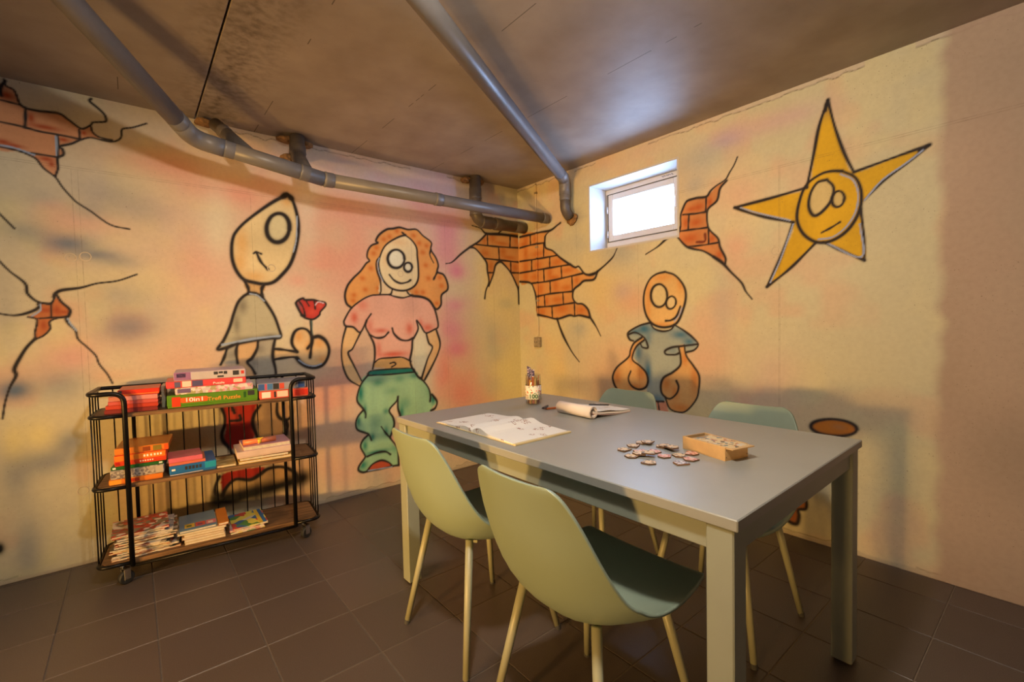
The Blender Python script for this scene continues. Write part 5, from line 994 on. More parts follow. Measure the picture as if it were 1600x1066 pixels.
u12 = (E2-E1).normalized(); u23 = (E3-E2).normalized()
for P, D in ((E1+u12*.15, u12), (E1+dg*.15, dg), (E2-u12*.10, u12), (E2+u23*.03, u23), (E2+u23*.75, u23)): collar(P-p1.location, D, p1, .0445, .055)
collar(E3-p1.location-u23*.035, u23, p1, .043, .05)
S1 = [(-2.268, -.095, 2.300), (-2.155, -.355, 2.085)]; tubeo('branch_pipe', rel(p1, S1), .035, greyd, p1, 20); collar(Vector(S1[0])*.72+Vector(S1[1])*.28-p1.location, Vector(S1[1])-Vector(S1[0]), p1, .039, .05, greyd)
S2 = [(-1.845, -.10, 2.33), (-1.875, -.36, 2.04)]; tubeo('branch_pipe', rel(p1, fillet([S2[0], (-1.85, -.12, 2.20), S2[1]], .06, 6)), .043, greyd, p1, 20); collar(Vector((-1.848, -.115, 2.245))-p1.location, (0, 0, 1), p1, .049, .06, greyd)
for i, (x, y) in enumerate(((-2.315, -.055), (-1.905, -.065), (-1.785, -.05))): lump('foam_seal', Vector((x, y, 2.311))-p1.location, .045, .042, .018, foam, p1, i)
lump('foam_seal', Vector((-1.90, -.09, 2.19))-p1.location, .04, .035, .03, foam, p1, 9)
p3 = empty('drain_pipe', (-.515, -.09, 2.0), 0, 'dusty grey drain pipe dropping from the ceiling in the corner behind the long pipe', 'pipe')
tubeo('pipe_run', rel(p3, fillet([(-.515, -.09, 2.335), (-.515, -.09, 1.985), (-.10, -.09, 1.985)], .09, 8)), .046, greyd, p3, 24)
collar((0, 0, .20), (0, 0, 1), p3, .051, .09, greyd); collar((.10, 0, -.015), (1, 0, 0), p3, .052, .11, greyd); collar((.22, 0, -.015), (1, 0, 0), p3, .052, .08, greyd); collar((0, 0, .05), (0, 0, 1), p3, .051, .05, greyd)
tubeo('pipe_run', rel(p3, [(-.12, -.09, 1.985), (-.004, -.09, 1.985)]), .047, greyd, p3, 24)
for i, (x, y, z) in enumerate(((-.575, -.05, 2.309), (-.455, -.05, 2.309))): lump('foam_seal', Vector((x, y, z))-p3.location, .045, .04, .022, foam, p3, 20+i)
p2 = empty('drain_pipe', (-.078, -.652, 2.25), 0, 'grey plastic drain pipe crossing the ceiling to the right wall left of the window', 'pipe')
F2 = Vector((-.078, -.652, 2.25)); D2 = Vector((-1.552, -.933, .0)).normalized(); far2 = F2+D2*3.66
tubeo('pipe_run', rel(p2, [F2+D2*.08, far2]), RP, grey, p2, 28); tubeo('pipe_elbow', rel(p2, fillet([F2+D2*.16, F2, F2-Vector((0, 0, .12))], .10, 10)), RP+.003, grey, p2, 24)
tubeo('pipe_run', rel(p2, fillet([F2-Vector((0, 0, .06)), (-.078, -.652, 2.02), (-.028, -.652, 1.972)], .05, 6)), .0385, greyd, p2, 24)
collar((0, 0, -.13), (0, 0, 1), p2, .0435, .06); collar((0, 0, -.085), (0, 0, 1), p2, .0450, .03)
lump('foam_seal', Vector((-.0155, -.660, 1.958))-p2.location, .010, .05, .045, foam, p2, 31)

# ------------------------------------------------------------------ socket box and conduit painted over with the wall
def sample_B(y, z):
    i = int(round(-y/STEP)); j = int(round(z/STEP)); return rgbB[min(j, rgbB.shape[0]-1), min(i, rgbB.shape[1]-1)]
cond = empty('socket_box', (0, -.247, 1.0), 0, 'small surface socket box with a painted-over conduit rising to the ceiling', 'socket')
bm = bmesh.new(); tube(bm, [(-.008, 0, z) for z in np.arange(.05, 1.337, .008)], .0075, 8); me = to_mesh(bm)
at = me.color_attributes.new('paint', 'FLOAT_COLOR', 'POINT'); c4 = np.ones((len(me.vertices), 4), np.float32)
for i, v in enumerate(me.vertices): c4[i, :3] = sample_B(-.247, 1.0+v.co.z)
at.data.foreach_set('color', c4.ravel()); link('conduit', me, matB, cond, smooth=True)
sb = nmat('grimy_socket_plastic', (.30, .25, .17), .6, var=.35, scale=60)
boxo('socket_body', -.034, -.0005, -.033, .033, -.045, .04, sb, cond, .006, seg=2)
boxo('socket_cover', -.0385, -.033, -.026, .026, -.032, .03, sb, cond, .004)
for dy in (-.010, .010): boxo('socket_slot', -.0392, -.038, dy-.003, dy+.003, -.006, .006, seal, cond)
for z in (.35, .80, 1.25): boxo('conduit_clip', -.017, -.0003, -.014, .014, z-.008, z+.008, sb, cond, .002)

# ------------------------------------------------------------------ table
tcol = nmat('grey_green_table_lacquer', (.300, .312, .295), .36, var=.03, scale=6)
tleg = nmat('grey_green_table_frame', (.290, .320, .270), .42, var=.04, scale=6)
TX0, TX1, TY0, TY1 = -1.753, -.831, -2.7045, -1.1895
table = empty('table', ((TX0+TX1)/2, (TY0+TY1)/2, 0), R(.85), 'long grey-green table with square legs in the middle of the room', 'table')
hx, hy = (TX1-TX0)/2, (TY1-TY0)/2
boxo('table_top', -hx, hx, -hy, hy, .724, .75, tcol, table, .0025)
LG = .060
for sx in (-1, 1):
    for sy in (-1, 1):
        cx, cy = sx*(hx-LG/2-.004), sy*(hy-LG/2-.010)
        lg = boxo('leg', cx-LG/2, cx+LG/2, cy-LG/2, cy+LG/2, .006, .724, tleg, table, .003)
        boxo('foot_pad', cx-LG/2+.008, cx+LG/2-.008, cy-LG/2+.008, cy+LG/2-.008, 0, .0065, seal, lg)
for sx in (-1, 1): boxo('apron', sx*(hx-.030)-.012, sx*(hx-.030)+.012, -hy+LG, hy-LG, .662, .724, tleg, table, .002)
for sy in (-1, 1): boxo('apron', -hx+LG, hx-LG, sy*(hy-.030)-.012, sy*(hy-.030)+.012, .662, .724, tleg, table, .002)

# ------------------------------------------------------------------ shell chairs
shellm = nmat('sage_green_moulded_plastic', (.262, .340, .276), .42, var=.03, scale=5, bump=.05, bscale=300)
legm = nmat('sage_green_leg_lacquer', (.340, .345, .235), .40, var=.04)
def shell_mesh():
    rows = [(-.2795, .791, .112, .008), (-.279, .788, .130, .010), (-.277, .776, .149, .014), (-.272, .750, .165, .021), (-.262, .70, .185, .032), (-.248, .63, .205, .046), (-.229, .555, .222, .062), (-.200, .482, .233, .080), (-.150, .424, .234, .092), (-.080, .396, .232, .082), (0, .390, .230, .062), (.090, .400, .226, .042), (.165, .420, .220, .026), (.215, .437, .214, .015), (.236, .441, .208, .010), (.244, .441, .198, .006)]
    C = catmull([list(r) for r in rows], 3); T = np.gradient(C[:, :2], axis=0); T /= np.linalg.norm(T, axis=1)[:, None]
    ns = 18; S = np.sin(np.linspace(-1, 1, ns+1)*math.pi/2)
    inner = np.empty((len(C), ns+1, 3))
    for i, (f, z, w, e) in enumerate(C):
        nf, nz = -T[i, 1], T[i, 0]            # turned towards the sitter
        for j, s in enumerate(S): inner[i, j] = (f+nf*e*abs(s)**2.4, s*w, z+nz*e*abs(s)**2.4)
    gu = np.gradient(inner, axis=0); gv = np.gradient(inner, axis=1); nrm = np.cross(gu, gv); nrm /= np.linalg.norm(nrm, axis=2)[..., None]+1e-9
    if nrm[len(C)//2, ns//2, 2] < 0: nrm = -nrm
    outer = inner-nrm*.009
    bm = bmesh.new(); nr = len(C)
    VI = [[bm.verts.new(inner[i, j]) for j in range(ns+1)] for i in range(nr)]; VO = [[bm.verts.new(outer[i, j]) for j in range(ns+1)] for i in range(nr)]
    for i in range(nr-1):
        for j in range(ns):
            bm.faces.new((VI[i][j], VI[i+1][j], VI[i+1][j+1], VI[i][j+1])); bm.faces.new((VO[i][j], VO[i][j+1], VO[i+1][j+1], VO[i+1][j]))
    for i in range(nr-1):
        bm.faces.new((VI[i][0], VO[i][0], VO[i+1][0], VI[i+1][0])); bm.faces.new((VI[i][ns], VI[i+1][ns], VO[i+1][ns], VO[i][ns]))
    for j in range(ns):
        bm.faces.new((VI[0][j], VI[0][j+1], VO[0][j+1], VO[0][j])); bm.faces.new((VI[-1][j], VO[-1][j], VO[-1][j+1], VI[-1][j+1]))
    return to_mesh(bm, 'shell')
def make_chair():
    c = empty('shell_chair', (0, 0, 0))
    link('seat_shell', shell_mesh(), shellm, c, smooth=True)
    for sx in (-1, 1):
        for sy in (-1, 1):
            a = Vector((sx*.133, sy*.133, .425 if sx < 0 else .412)); b = Vector((sx*.208, sy*.205, .010))
            lg = tubeo('leg', [a, a.lerp(b, .5), b], [.0135, .0125, .0110], legm, c, 14); bm = bmesh.new(); tube(bm, [b+Vector((0, 0, .006)), b+Vector((sx*.0012, sy*.0012, -.010))], .0118, 12); link('foot_cap', to_mesh(bm), seal, lg)
    bm = bmesh.new(); box(bm, -.10, .10, -.012, .012, .372, .386, .002, Matrix.Rotation(R(45), 4, 'Z')); box(bm, -.10, .10, -.012, .012, .372, .386, .002, Matrix.Rotation(R(-45), 4, 'Z')); link('under_frame', to_mesh(bm), legm, c)
    return c
ch0 = make_chair()
chairs = (('sage green shell chair on the near side of the table, closer to the cart', -1.680, -1.705, 0),
          ('sage green shell chair closest to the camera, its curved back turned to the viewer', -1.705, -2.285, 0),
          ('sage green shell chair on the far side of the table, just behind the rolled notepad', -.920, -1.645, 180),
          ('sage green shell chair on the far side of the table, behind the wooden box', -.918, -2.275, 180))
for i, (lab, x, y, a) in enumerate(chairs):
    c = ch0 if i == 0 else copy_tree(ch0)
    c.location = (x, y, 0); c.rotation_euler = (0, 0, R(a)); tag(c, lab, 'chair', 'shell chairs around the table')

# ------------------------------------------------------------------ the wheeled cart
black = nmat('black_powder_coat', (.012, .011, .011), .35, .6, var=.1)
def wood_mat():
    m, N, L, b = new_mat('brown_shelf_wood')
    tc = N.new('ShaderNodeTexCoord'); mp = N.new('ShaderNodeMapping'); mp.inputs['Scale'].default_value = (1.6, 26, 26); L.new(tc.outputs['Object'], mp.inputs['Vector'])
    nz = N.new('ShaderNodeTexNoise'); nz.inputs['Scale'].default_value = 3; nz.inputs['Detail'].default_value = 7; L.new(mp.outputs['Vector'], nz.inputs['Vector'])
    rp = N.new('ShaderNodeValToRGB'); rp.color_ramp.elements[0].position = .35; rp.color_ramp.elements[1].position = .66; rp.color_ramp.elements[0].color = (.070, .034, .014, 1); rp.color_ramp.elements[1].color = (.25, .135, .058, 1)
    L.new(nz.outputs['Fac'], rp.inputs['Fac']); L.new(rp.outputs['Color'], b.inputs['Base Color']); b.inputs['Roughness'].default_value = .5
    return m
wood = wood_mat()
CART_LOC, CART_RZ = Vector((-2.356, -.283, 0)), R(-5.46)
cart = empty('book_cart', CART_LOC, CART_RZ, 'black wire cart on casters with three brown wooden shelves against the left wall', 'cart')
HL_, HD = .470, .150
ZS = (.110, .462, .788)
def rrect(hl, hd, z, r=.05): return fillet([(-hl, -hd, z), (hl, -hd, z), (hl, hd, z), (-hl, hd, z)], r, 5, True)
for z in ZS:
    bm = bmesh.new(); P = rrect(HL_-.012, HD-.008, 0, .045)
    a = [bm.verts.new((p.x, p.y, z-.018)) for p in P]; b = [bm.verts.new((p.x, p.y, z)) for p in P]
    bm.faces.new(a[::-1]); bm.faces.new(b)
    for k in range(len(P)): bm.faces.new((a[k], a[(k+1) % len(P)], b[(k+1) % len(P)], b[k]))
    sh = link('shelf', to_mesh(bm), wood, cart)
    # wire rim: around the ends and the back, the board's own edge shows in front
    rim = fillet([(-.345, -HD-.004, z-.008), (-HL_, -HD-.004, z-.008), (-HL_, HD, z-.008), (HL_, HD, z-.008), (HL_, -HD-.004, z-.008), (.345, -HD-.004, z-.008)], .05, 6)
    tubeo('shelf_rim', rim, .0085, black, sh, 8)
TOP = .884
for s in (-1, 1):
    P = fillet([(s*.345, -HD-.004, .085), (s*.345, -HD-.004, TOP), (s*HL_, -HD-.004, TOP), (s*HL_, HD, TOP)], .05, 8)
    tubeo('post', P, .0105, black, cart, 10)
    tubeo('post', [(s*.345, HD+.004, .085), (s*.345, HD+.004, TOP)], .0085, black, cart, 10)
tubeo('top_rail', fillet([(-HL_, HD-.03, TOP), (-HL_, HD, TOP), (HL_, HD, TOP), (HL_, HD-.03, TOP)], .03, 5), .0095, black, cart, 8)
rod = bpy.data.meshes.new('rod'); bm = bmesh.new(); tube(bm, [(0, 0, ZS[0]-.01), (0, 0, TOP)], .0032, 6); rod = to_mesh(bm); rod.materials.append(black); rod.polygons.foreach_set('use_smooth', [True]*len(rod.polygons))
for s in (-1, 1):
    for k in range(4): link('side_rod', rod, None, cart, (s*HL_, -.095+.066*k, 0))
for k in range(13): link('back_rod', rod, None, cart, (-.42+.07*k, HD, 0))
tubeo('bottom_rail', [(-.345, -HD-.004, .085), (.345, -HD-.004, .085)], .007, black, cart, 8)
rub = nmat('black_caster_rubber', (.015, .015, .015), .6); chrome = nmat('chrome_metal', (.62, .60, .56), .22, 1.0, var=.05)
for sx in (-1, 1):
    for sy in (-1, 1):
        cx, cy = sx*.385, sy*.125
        ca = tubeo('caster', [(cx, cy, .098), (cx, cy, .074)], .012, chrome, cart, 10)
        bm = bmesh.new(); lathe(bm, [(.010, -.012), (.026, -.012), (.031, -.007), (.031, .007), (.026, .012), (.010, .012)], 20); bmesh.ops.transform(bm, matrix=Matrix.Translation((cx+.012, cy-.006, .031)) @ Matrix.Rotation(R(30), 4, 'Z') @ Matrix.Rotation(R(90), 4, 'X'), verts=bm.verts); link('wheel', to_mesh(bm), rub, ca)
        bm = bmesh.new()
        for t in (-.015, .015): box(bm, -.013, .013, t-.0015, t+.0015, .024, .076, .001, Matrix.Translation((cx+.012, cy-.006, 0)) @ Matrix.Rotation(R(30), 4, 'Z'))
        box(bm, -.013, .013, -.0165, .0165, .070, .076, .001, Matrix.Translation((cx+.012, cy-.006, 0)) @ Matrix.Rotation(R(30), 4, 'Z'))
        tube(bm, [Matrix.Translation((cx+.012, cy-.006, .031)) @ Matrix.Rotation(R(30), 4, 'Z') @ Vector((0, t, 0)) for t in (-.017, .017)], .005, 8)
        link('fork', to_mesh(bm), chrome, ca)

# ------------------------------------------------------------------ things on the cart
def cart_pt(x, y, z): return CART_LOC+Matrix.Rotation(CART_RZ, 3, 'Z') @ Vector((x, y, z))
pagem = nmat('page_edges', (.62, .56, .46), .85, var=.12, scale=90)
white = nmat('white_print', (.80, .78, .74), .45, var=.02); inkm = nmat('dark_print', (.03, .028, .03), .5)
_mc = {}
def cm_(c, rough=.35):
    k = (c, rough)
    if k not in _mc: _mc[k] = nmat('print_%d_%d_%d' % c, lin(c), rough, var=.06, scale=18)
    return _mc[k]
def puzzle_box(label, x0, x1, z0, z1, col, yf=-.125, dep=.235, rot=0, mat=None, lid=.86, name='puzzle_box', cat='box'):
    """lidded cardboard box: base, lid over it; origin at the middle of its bottom"""
    w, h = (x1-x0)/2, z1-z0
    o = empty(name, cart_pt((x0+x1)/2, yf+dep/2, z0), CART_RZ+R(rot), label, cat)
    m = mat or cm_(col)
    boxo('box_base', -w+.002, w-.002, -dep/2+.002, dep/2-.002, 0, h*.9, m, o, .0015)
    boxo('box_lid', -w, w, -dep/2, dep/2, h*(1-lid), h, m, o, .0025)
    o['w'] = w; o['h'] = h; o['dep'] = dep
    return o
def panel(o, name, u0, u1, v0, v1, mat, t=.0007):
    """flat print on the front side, u from -1 to 1 across, v from 0 to 1 up"""
    w, h, d = o['w'], o['h'], o['dep']; q = boxo(name, u0*w, u1*w, -d/2-t, -d/2+.0006, v0*h, v1*h, mat, o); return q
def front_text(o, s, u, v, size, mat, sx=1.0, bold=0):
    return text_obj('lettering', s, size, mat, o, (u*o['w'], -o['dep']/2-.0009, v*o['h']), (R(90), 0, 0), sx=sx, bold=bold)
def book(label, x0, x1, z0, z1, col, yf=-.12, dep=.2, rot=0, mat=None, name='book', cat='book', group=None, spine=1):
    """covers around a page block, spine at the back"""
    w, h = (x1-x0)/2, z1-z0; t = min(.0022, h*.22)
    m = mat or cm_(col); bm = bmesh.new()
    box(bm, -w, w, -dep/2, dep/2, 0, t, t*.3); box(bm, -w, w, -dep/2, dep/2, h-t, h, t*.3); box(bm, -w, w, *((dep/2-t, dep/2) if spine > 0 else (-dep/2, -dep/2+t)), t, h-t)
    me = to_mesh(bm); o = link(name, me, m, None, cart_pt((x0+x1)/2, yf+dep/2, z0), (0, 0, CART_RZ+R(rot))); tag(o, label, cat, group)
    boxo('pages', -w+.003, w-.003, *((-dep/2+.0025, dep/2-t) if spine > 0 else (-dep/2+t, dep/2-.0025)), t, h-t, pagem, o)
    o['w'] = w; o['h'] = h; o['dep'] = dep
    return o
for k in ('w', 'h', 'dep'): pass
Z0 = ZS[2]+.0005
# top shelf, left: a pile of red books with a red box on top
zz = Z0
for i, (c, h, lab) in enumerate((((120, 40, 38), .019, 'dark red book at the bottom of the left pile on the top shelf'), ((176, 58, 40), .018, 'brick red book, second from the bottom of the left pile on the top shelf'), ((190, 84, 78), .017, 'pink-red book, third from the bottom of the left pile on the top shelf'), ((200, 130, 130), .021, 'pale pink book just under the red box on the top shelf'))):
    book(lab, -.418+.006*i, -.226+.004*(i % 2), zz, zz+h, c, dep=.21, rot=random.uniform(-2, 2), spine=-1); zz += h+.0006
b = puzzle_box('flat bright red box on top of the red books on the top shelf', -.372, -.219, zz, zz+.028, (205, 52, 30), dep=.2, rot=1.5)
panel(b, 'print_strip', -.8, .95, .15, .3, cm_((226, 120, 60))); panel(b, 'print_strip', -.95, -.8, .5, .9, inkm)
o = puzzle_box('small grey box standing between the red pile and the green puzzle box', -.216, -.196, Z0, Z0+.105, (150, 148, 130), yf=-.06, dep=.15, lid=.3)
# top shelf, middle: four puzzle boxes
g = puzzle_box('long green jigsaw puzzle box at the bottom of the middle stack on the top shelf', -.191, .192, Z0, Z0+.061, (86, 132, 34))
panel(g, 'red_badge', -.90, -.72, .08, .85, cm_((206, 62, 30)))
bm = bmesh.new(); P = fillet([(-.078, 0, -.013), (.078, 0, -.013), (.078, 0, .013), (-.078, 0, .013)], .0125, 6, True); bm.faces.new([bm.verts.new(p) for p in P]); r_ = bmesh.ops.extrude_face_region(bm, geom=bm.faces[:]); bmesh.ops.translate(bm, verts=[v for v in r_['geom'] if isinstance(v, bmesh.types.BMVert)], vec=(0, .0006, 0))
link('orange_pill', to_mesh(bm), cm_((214, 96, 40)), g, (-.43*g['w'], -g['dep']/2-.0006, .55*g['h'])).scale = (.72, 1, 1)
front_text(g, '10in1', -.43, .55, .027, white, 1.35, .0006); front_text(g, 'Trefl Puzzle', .22, .48, .026, cm_((226, 150, 60)), 1.15, .0004)
panel(g, 'white_letter_panel', .66, .72, .35, .85, cm_((40, 90, 30))); panel(g, 'barcode', .76, .92, .5, .9, inkm)
w2 = puzzle_box('white and pink flowered puzzle box lying on the green puzzle box', -.156, .174, Z0+.0615, Z0+.0945, (214, 190, 190), mat=print_mat('flower_print', [(222, 205, 205), (214, 150, 170), (226, 215, 210), (200, 190, 200), (170, 160, 120)], 70), rot=-1)
panel(w2, 'logo_patch', -.94, -.62, .25, .85, cm_((110, 90, 130)))
p_ = puzzle_box('pink-red puzzle box, third in the middle stack on the top shelf', -.194, .140, Z0+.095, Z0+.128, (214, 74, 78), rot=1)
panel(p_, 'white_patch', -.62, -.40, .1, .95, cm_((222, 208, 196))); panel(p_, 'blue_patch', -.38, -.12, .1, .95, cm_((86, 80, 120))); panel(p_, 'blue_patch', -.80, -.66, .1, .9, cm_((96, 92, 124)))
front_text(p_, 'Puzzle', .28, .35, .015, white, 1.3, .0003); panel(p_, 'barcode', .66, .90, .25, .8, cm_((214, 200, 180)))
l_ = puzzle_box('pale lavender box on top of the middle stack on the top shelf', -.160, .142, Z0+.1285, Z0+.170, (196, 176, 196), rot=-.5)
panel(l_, 'purple_patch', -.99, -.55, .08, .98, cm_((150, 104, 150))); panel(l_, 'blue_logo', -.92, -.68, .4, .85, cm_((50, 58, 110))); panel(l_, 'white_field', -.53, .97, .08, .95, cm_((190, 182, 186)))
for k, (a, c_) in enumerate(((.08, .20), (.22, .34), (.36, .46))): panel(l_, 'dark_title', a, c_, .5+.1*(k % 2), .85, inkm, .001)
panel(l_, 'dark_title', .18, .36, .15, .35, inkm, .001); panel(l_, 'barcode', .62, .80, .3, .85, inkm, .001); panel(l_, 'red_mark', .86, .95, .4, .8, cm_((200, 60, 50)), .001)
# top shelf, right
r_ = puzzle_box('salmon-red puzzle box at the right end of the top shelf', .198, .438, Z0, Z0+.044, (216, 96, 76))
for a, c_, m_ in ((-.9, -.55, white), (-.42, -.34, inkm), (-.3, .14, cm_((222, 205, 190))), (.2, .3, inkm), (.42, .98, cm_((206, 52, 34)))): panel(r_, 'print_patch', a, c_, .15, .85, m_)
k_ = puzzle_box('grey and blue puzzle box lying on the salmon-red box on the top shelf', .198, .428, Z0+.0745-.030, Z0+.114-.030, (150, 150, 166), rot=-3, dep=.25)
for a, c_, m_ in ((-.97, -.72, cm_((60, 92, 160))), (-.7, -.62, cm_((200, 84, 110))), (-.6, -.38, cm_((72, 120, 180))), (-.36, -.12, inkm), (-.1, .1, cm_((205, 80, 60))), (.7, .97, cm_((50, 80, 150)))): panel(k_, 'print_patch', a, c_, .12, .9, m_)
# middle shelf, left stack
Z1 = ZS[1]+.0005
sp = [(.024, (206, 116, 40), 'orange box at the bottom of the left stack on the middle shelf', -.417, -.219), (.041, (150, 140, 132), 'grey patterned box, second in the left stack on the middle shelf', -.410, -.213), (.016, (34, 92, 40), 'flat dark green box in the left stack on the middle shelf', -.405, -.212), (.050, (206, 62, 30), 'red and orange box with white lettering in the left stack on the middle shelf', -.394, -.202), (.030, (214, 122, 44), 'orange box on top of the left stack on the middle shelf', -.389, -.189)]
zz = Z1
for i, (h, c, lab, a, e) in enumerate(sp):
    m_ = print_mat('grey_pattern', [(160, 150, 142), (130, 122, 118), (176, 168, 160), (110, 100, 104)], 120) if i == 1 else None
    b = puzzle_box(lab, a, e, zz, zz+h, c, mat=m_, rot=random.uniform(-1.5, 1.5)); zz += h+.0006
    if i == 0: panel(b, 'red_print', -.35, .1, .2, .8, cm_((176, 52, 30))); panel(b, 'yellow_print', -.98, -.55, .1, .9, cm_((214, 150, 50)))
    if i == 1: panel(b, 'pale_square', .68, .96, .1, .9, cm_((176, 164, 150)))
    if i == 2: panel(b, 'white_mark', -.93, -.82, .3, .8, white); panel(b, 'white_mark', .82, .95, .4, .8, white)
    if i == 3:
        panel(b, 'orange_band', -.98, .95, .45, .95, cm_((218, 120, 36))); panel(b, 'red_mark', -.97, -.8, .1, .4, cm_((170, 30, 20)))
        for u in (.1, .22, .36, .5, .62, .74): panel(b, 'white_letter', u, u+.07, .6, .8, white, .001)
        for u in (-.05, .05, .14, .24, .33, .42): panel(b, 'white_letter', u, u+.05, .18, .3, white, .001)
    if i == 4: panel(b, 'brown_print', .02, .3, .15, .85, cm_((130, 62, 26))); panel(b, 'green_print', .4, .72, .1, .9, cm_((130, 110, 40))); panel(b, 'red_corner', .82, .98, .05, .95, cm_((214, 84, 30)))
# middle shelf, centre
bl = puzzle_box('bright blue box in the middle of the middle shelf', -.201, -.010, Z1, Z1+.046, (38, 104, 168), rot=3)
panel(bl, 'cyan_panel', .5, .98, .3, .95, cm_((40, 150, 180)));
for u in (-.35, -.2, -.05, .1, .25): panel(bl, 'dark_letter', u, u+.1, .45, .8, inkm, .001)
panel(bl, 'white_mark', -.9, -.75, .5, .7, white, .001); panel(bl, 'pale_strip', -.98, .4, .04, .12, cm_((190, 180, 190)), .001)
book('thin orange book lying on the blue box', -.198, -.052, Z1+.0465, Z1+.060, (206, 110, 84), dep=.17, rot=2, spine=-1); book('pink book lying on the blue box, uppermost', -.202, -.066, Z1+.0606, Z1+.083, (212, 104, 120), dep=.16, rot=4, spine=-1)
book('thin yellowish magazine lying flat beside the blue box', -.004, .082, Z1, Z1+.011, (190, 160, 90), dep=.19, mat=print_mat('yellow_cover', [(205, 178, 110), (170, 150, 96), (216, 196, 140), (150, 110, 60)], 30), name='magazine', cat='magazine')
# middle shelf, right pile
book('yellow-edged magazine at the bottom of the right pile on the middle shelf', .090, .348, Z1, Z1+.014, (214, 178, 84), dep=.21, rot=.5, name='magazine', cat='magazine')
book('dark red magazine, second from below in the right pile on the middle shelf', .098, .330, Z1+.0146, Z1+.030, (140, 52, 48), dep=.2, rot=-1.5, name='magazine', cat='magazine', mat=print_mat('dark_cover', [(120, 40, 40), (60, 44, 40), (160, 120, 60), (70, 80, 40)], 50))
puzzle_box('flat pale box in the right pile on the middle shelf', .083, .340, Z1+.0306, Z1+.066, (214, 190, 180), dep=.21, rot=1.5)
b = book('mauve folder on top of the right pile on the middle shelf', .112, .336, Z1+.0666, Z1+.088, (196, 150, 166), dep=.19, rot=2, name='folder', cat='folder')
q = empty('rolled_card', cart_pt(.195, -.075, Z1+.0886), CART_RZ+R(3), 'orange-pink roll tied with a yellow band on the mauve folder', 'roll')
tubeo('roll', [(-.078, 0, .014), (.078, 0, .014)], .014, cm_((220, 124, 80)), q, 14); tubeo('band', [(-.010, 0, .014), (.006, 0, .014)], .0155, cm_((236, 196, 60)), q, 14)
bm = bmesh.new(); tube(bm, [(-.002, -.012, .022), (-.016, -.020, .030), (-.004, -.016, .026), (.012, -.020, .031), (-.002, -.012, .022)], .0028, 6); link('bow', to_mesh(bm), cm_((236, 196, 60)), q)
# bottom shelf, left pile of worn magazines
Z2 = ZS[0]+.0005; zz = Z2
pal = [[(200, 180, 160), (150, 60, 40), (210, 200, 190), (90, 80, 70)], [(214, 198, 170), (170, 120, 80), (60, 60, 60)], [(190, 60, 46), (214, 196, 180), (150, 40, 36), (120, 110, 90)], [(180, 170, 170), (120, 130, 140), (214, 205, 190)]]
mags = [print_mat('magazine_cover', c, 26+9*i, .35, (1, 1, 3), i*1.7) for i, c in enumerate(pal)]
ORD = ('the lowest', 'second from the bottom', 'third from the bottom', 'fourth from the bottom', 'fifth from the bottom', 'sixth from the bottom', 'the middle one', 'sixth from the top', 'fifth from the top', 'fourth from the top', 'third from the top', 'second from the top', '')
for i in range(13):
    h = random.uniform(.0065, .0105); last_ = i == 12
    a = -.432+random.uniform(0, .03); e = -.165-random.uniform(0, .055)-(.0 if i < 3 else .012)
    m_ = mags[2] if last_ else mags[(i*3+1) % 4]
    book('worn picture magazine on top of the left pile on the bottom shelf' if last_ else 'worn magazine in the left pile on the bottom shelf, %s' % ORD[i], a, e, zz, zz+h, (200, 180, 160), yf=-.132+random.uniform(0, .03), dep=.225, rot=random.uniform(-5, 5), mat=m_, name='magazine', cat='magazine', group=None if last_ else 'worn magazines in the left pile'); zz += h+.0006
# bottom shelf, centre pile
zz = Z2
for i in range(6):
    h = (.013, .012, .011, .012, .011, .012)[i]; lab = ('thick paperback at the bottom of the centre pile on the bottom shelf', 'paperback, second from below in the centre pile on the bottom shelf', 'paperback, third from below in the centre pile on the bottom shelf', 'paperback, fourth from below in the centre pile on the bottom shelf', 'thin booklet right under the blue picture book on the bottom shelf', 'blue picture book with colourful squares on the bottom shelf')[i]
    c = ((196, 170, 130), (206, 190, 160), (190, 160, 130), (206, 186, 150), (200, 180, 150), (84, 122, 150))[i]
    b = book(lab, -.146+random.uniform(-.012, .0) - (.02 if i > 3 else 0), .026+random.uniform(-.006, .006)-(.045 if i == 5 else 0), zz, zz+h, c, yf=-.128, dep=.23, rot=random.uniform(-2.5, 2.5) if i < 5 else 2); zz += h+.0006
for k, c in enumerate(((214, 172, 50), (196, 66, 44), (206, 110, 120))): boxo('cover_picture', -.055+.045*k, -.014+.045*k, -.085, -.03, .0118, .0124, cm_(c), b); boxo('cover_picture', -.047+.045*k, -.026+.045*k, -.075, -.05, .0122, .0127, cm_(((70, 90, 40), (120, 40, 90), (220, 200, 190))[k]), b)
book('orange-covered book leaning over the right edge of the blue picture book', -.012, .034, zz-.0120, zz+.001, (196, 116, 40), yf=-.13, dep=.23, rot=2)
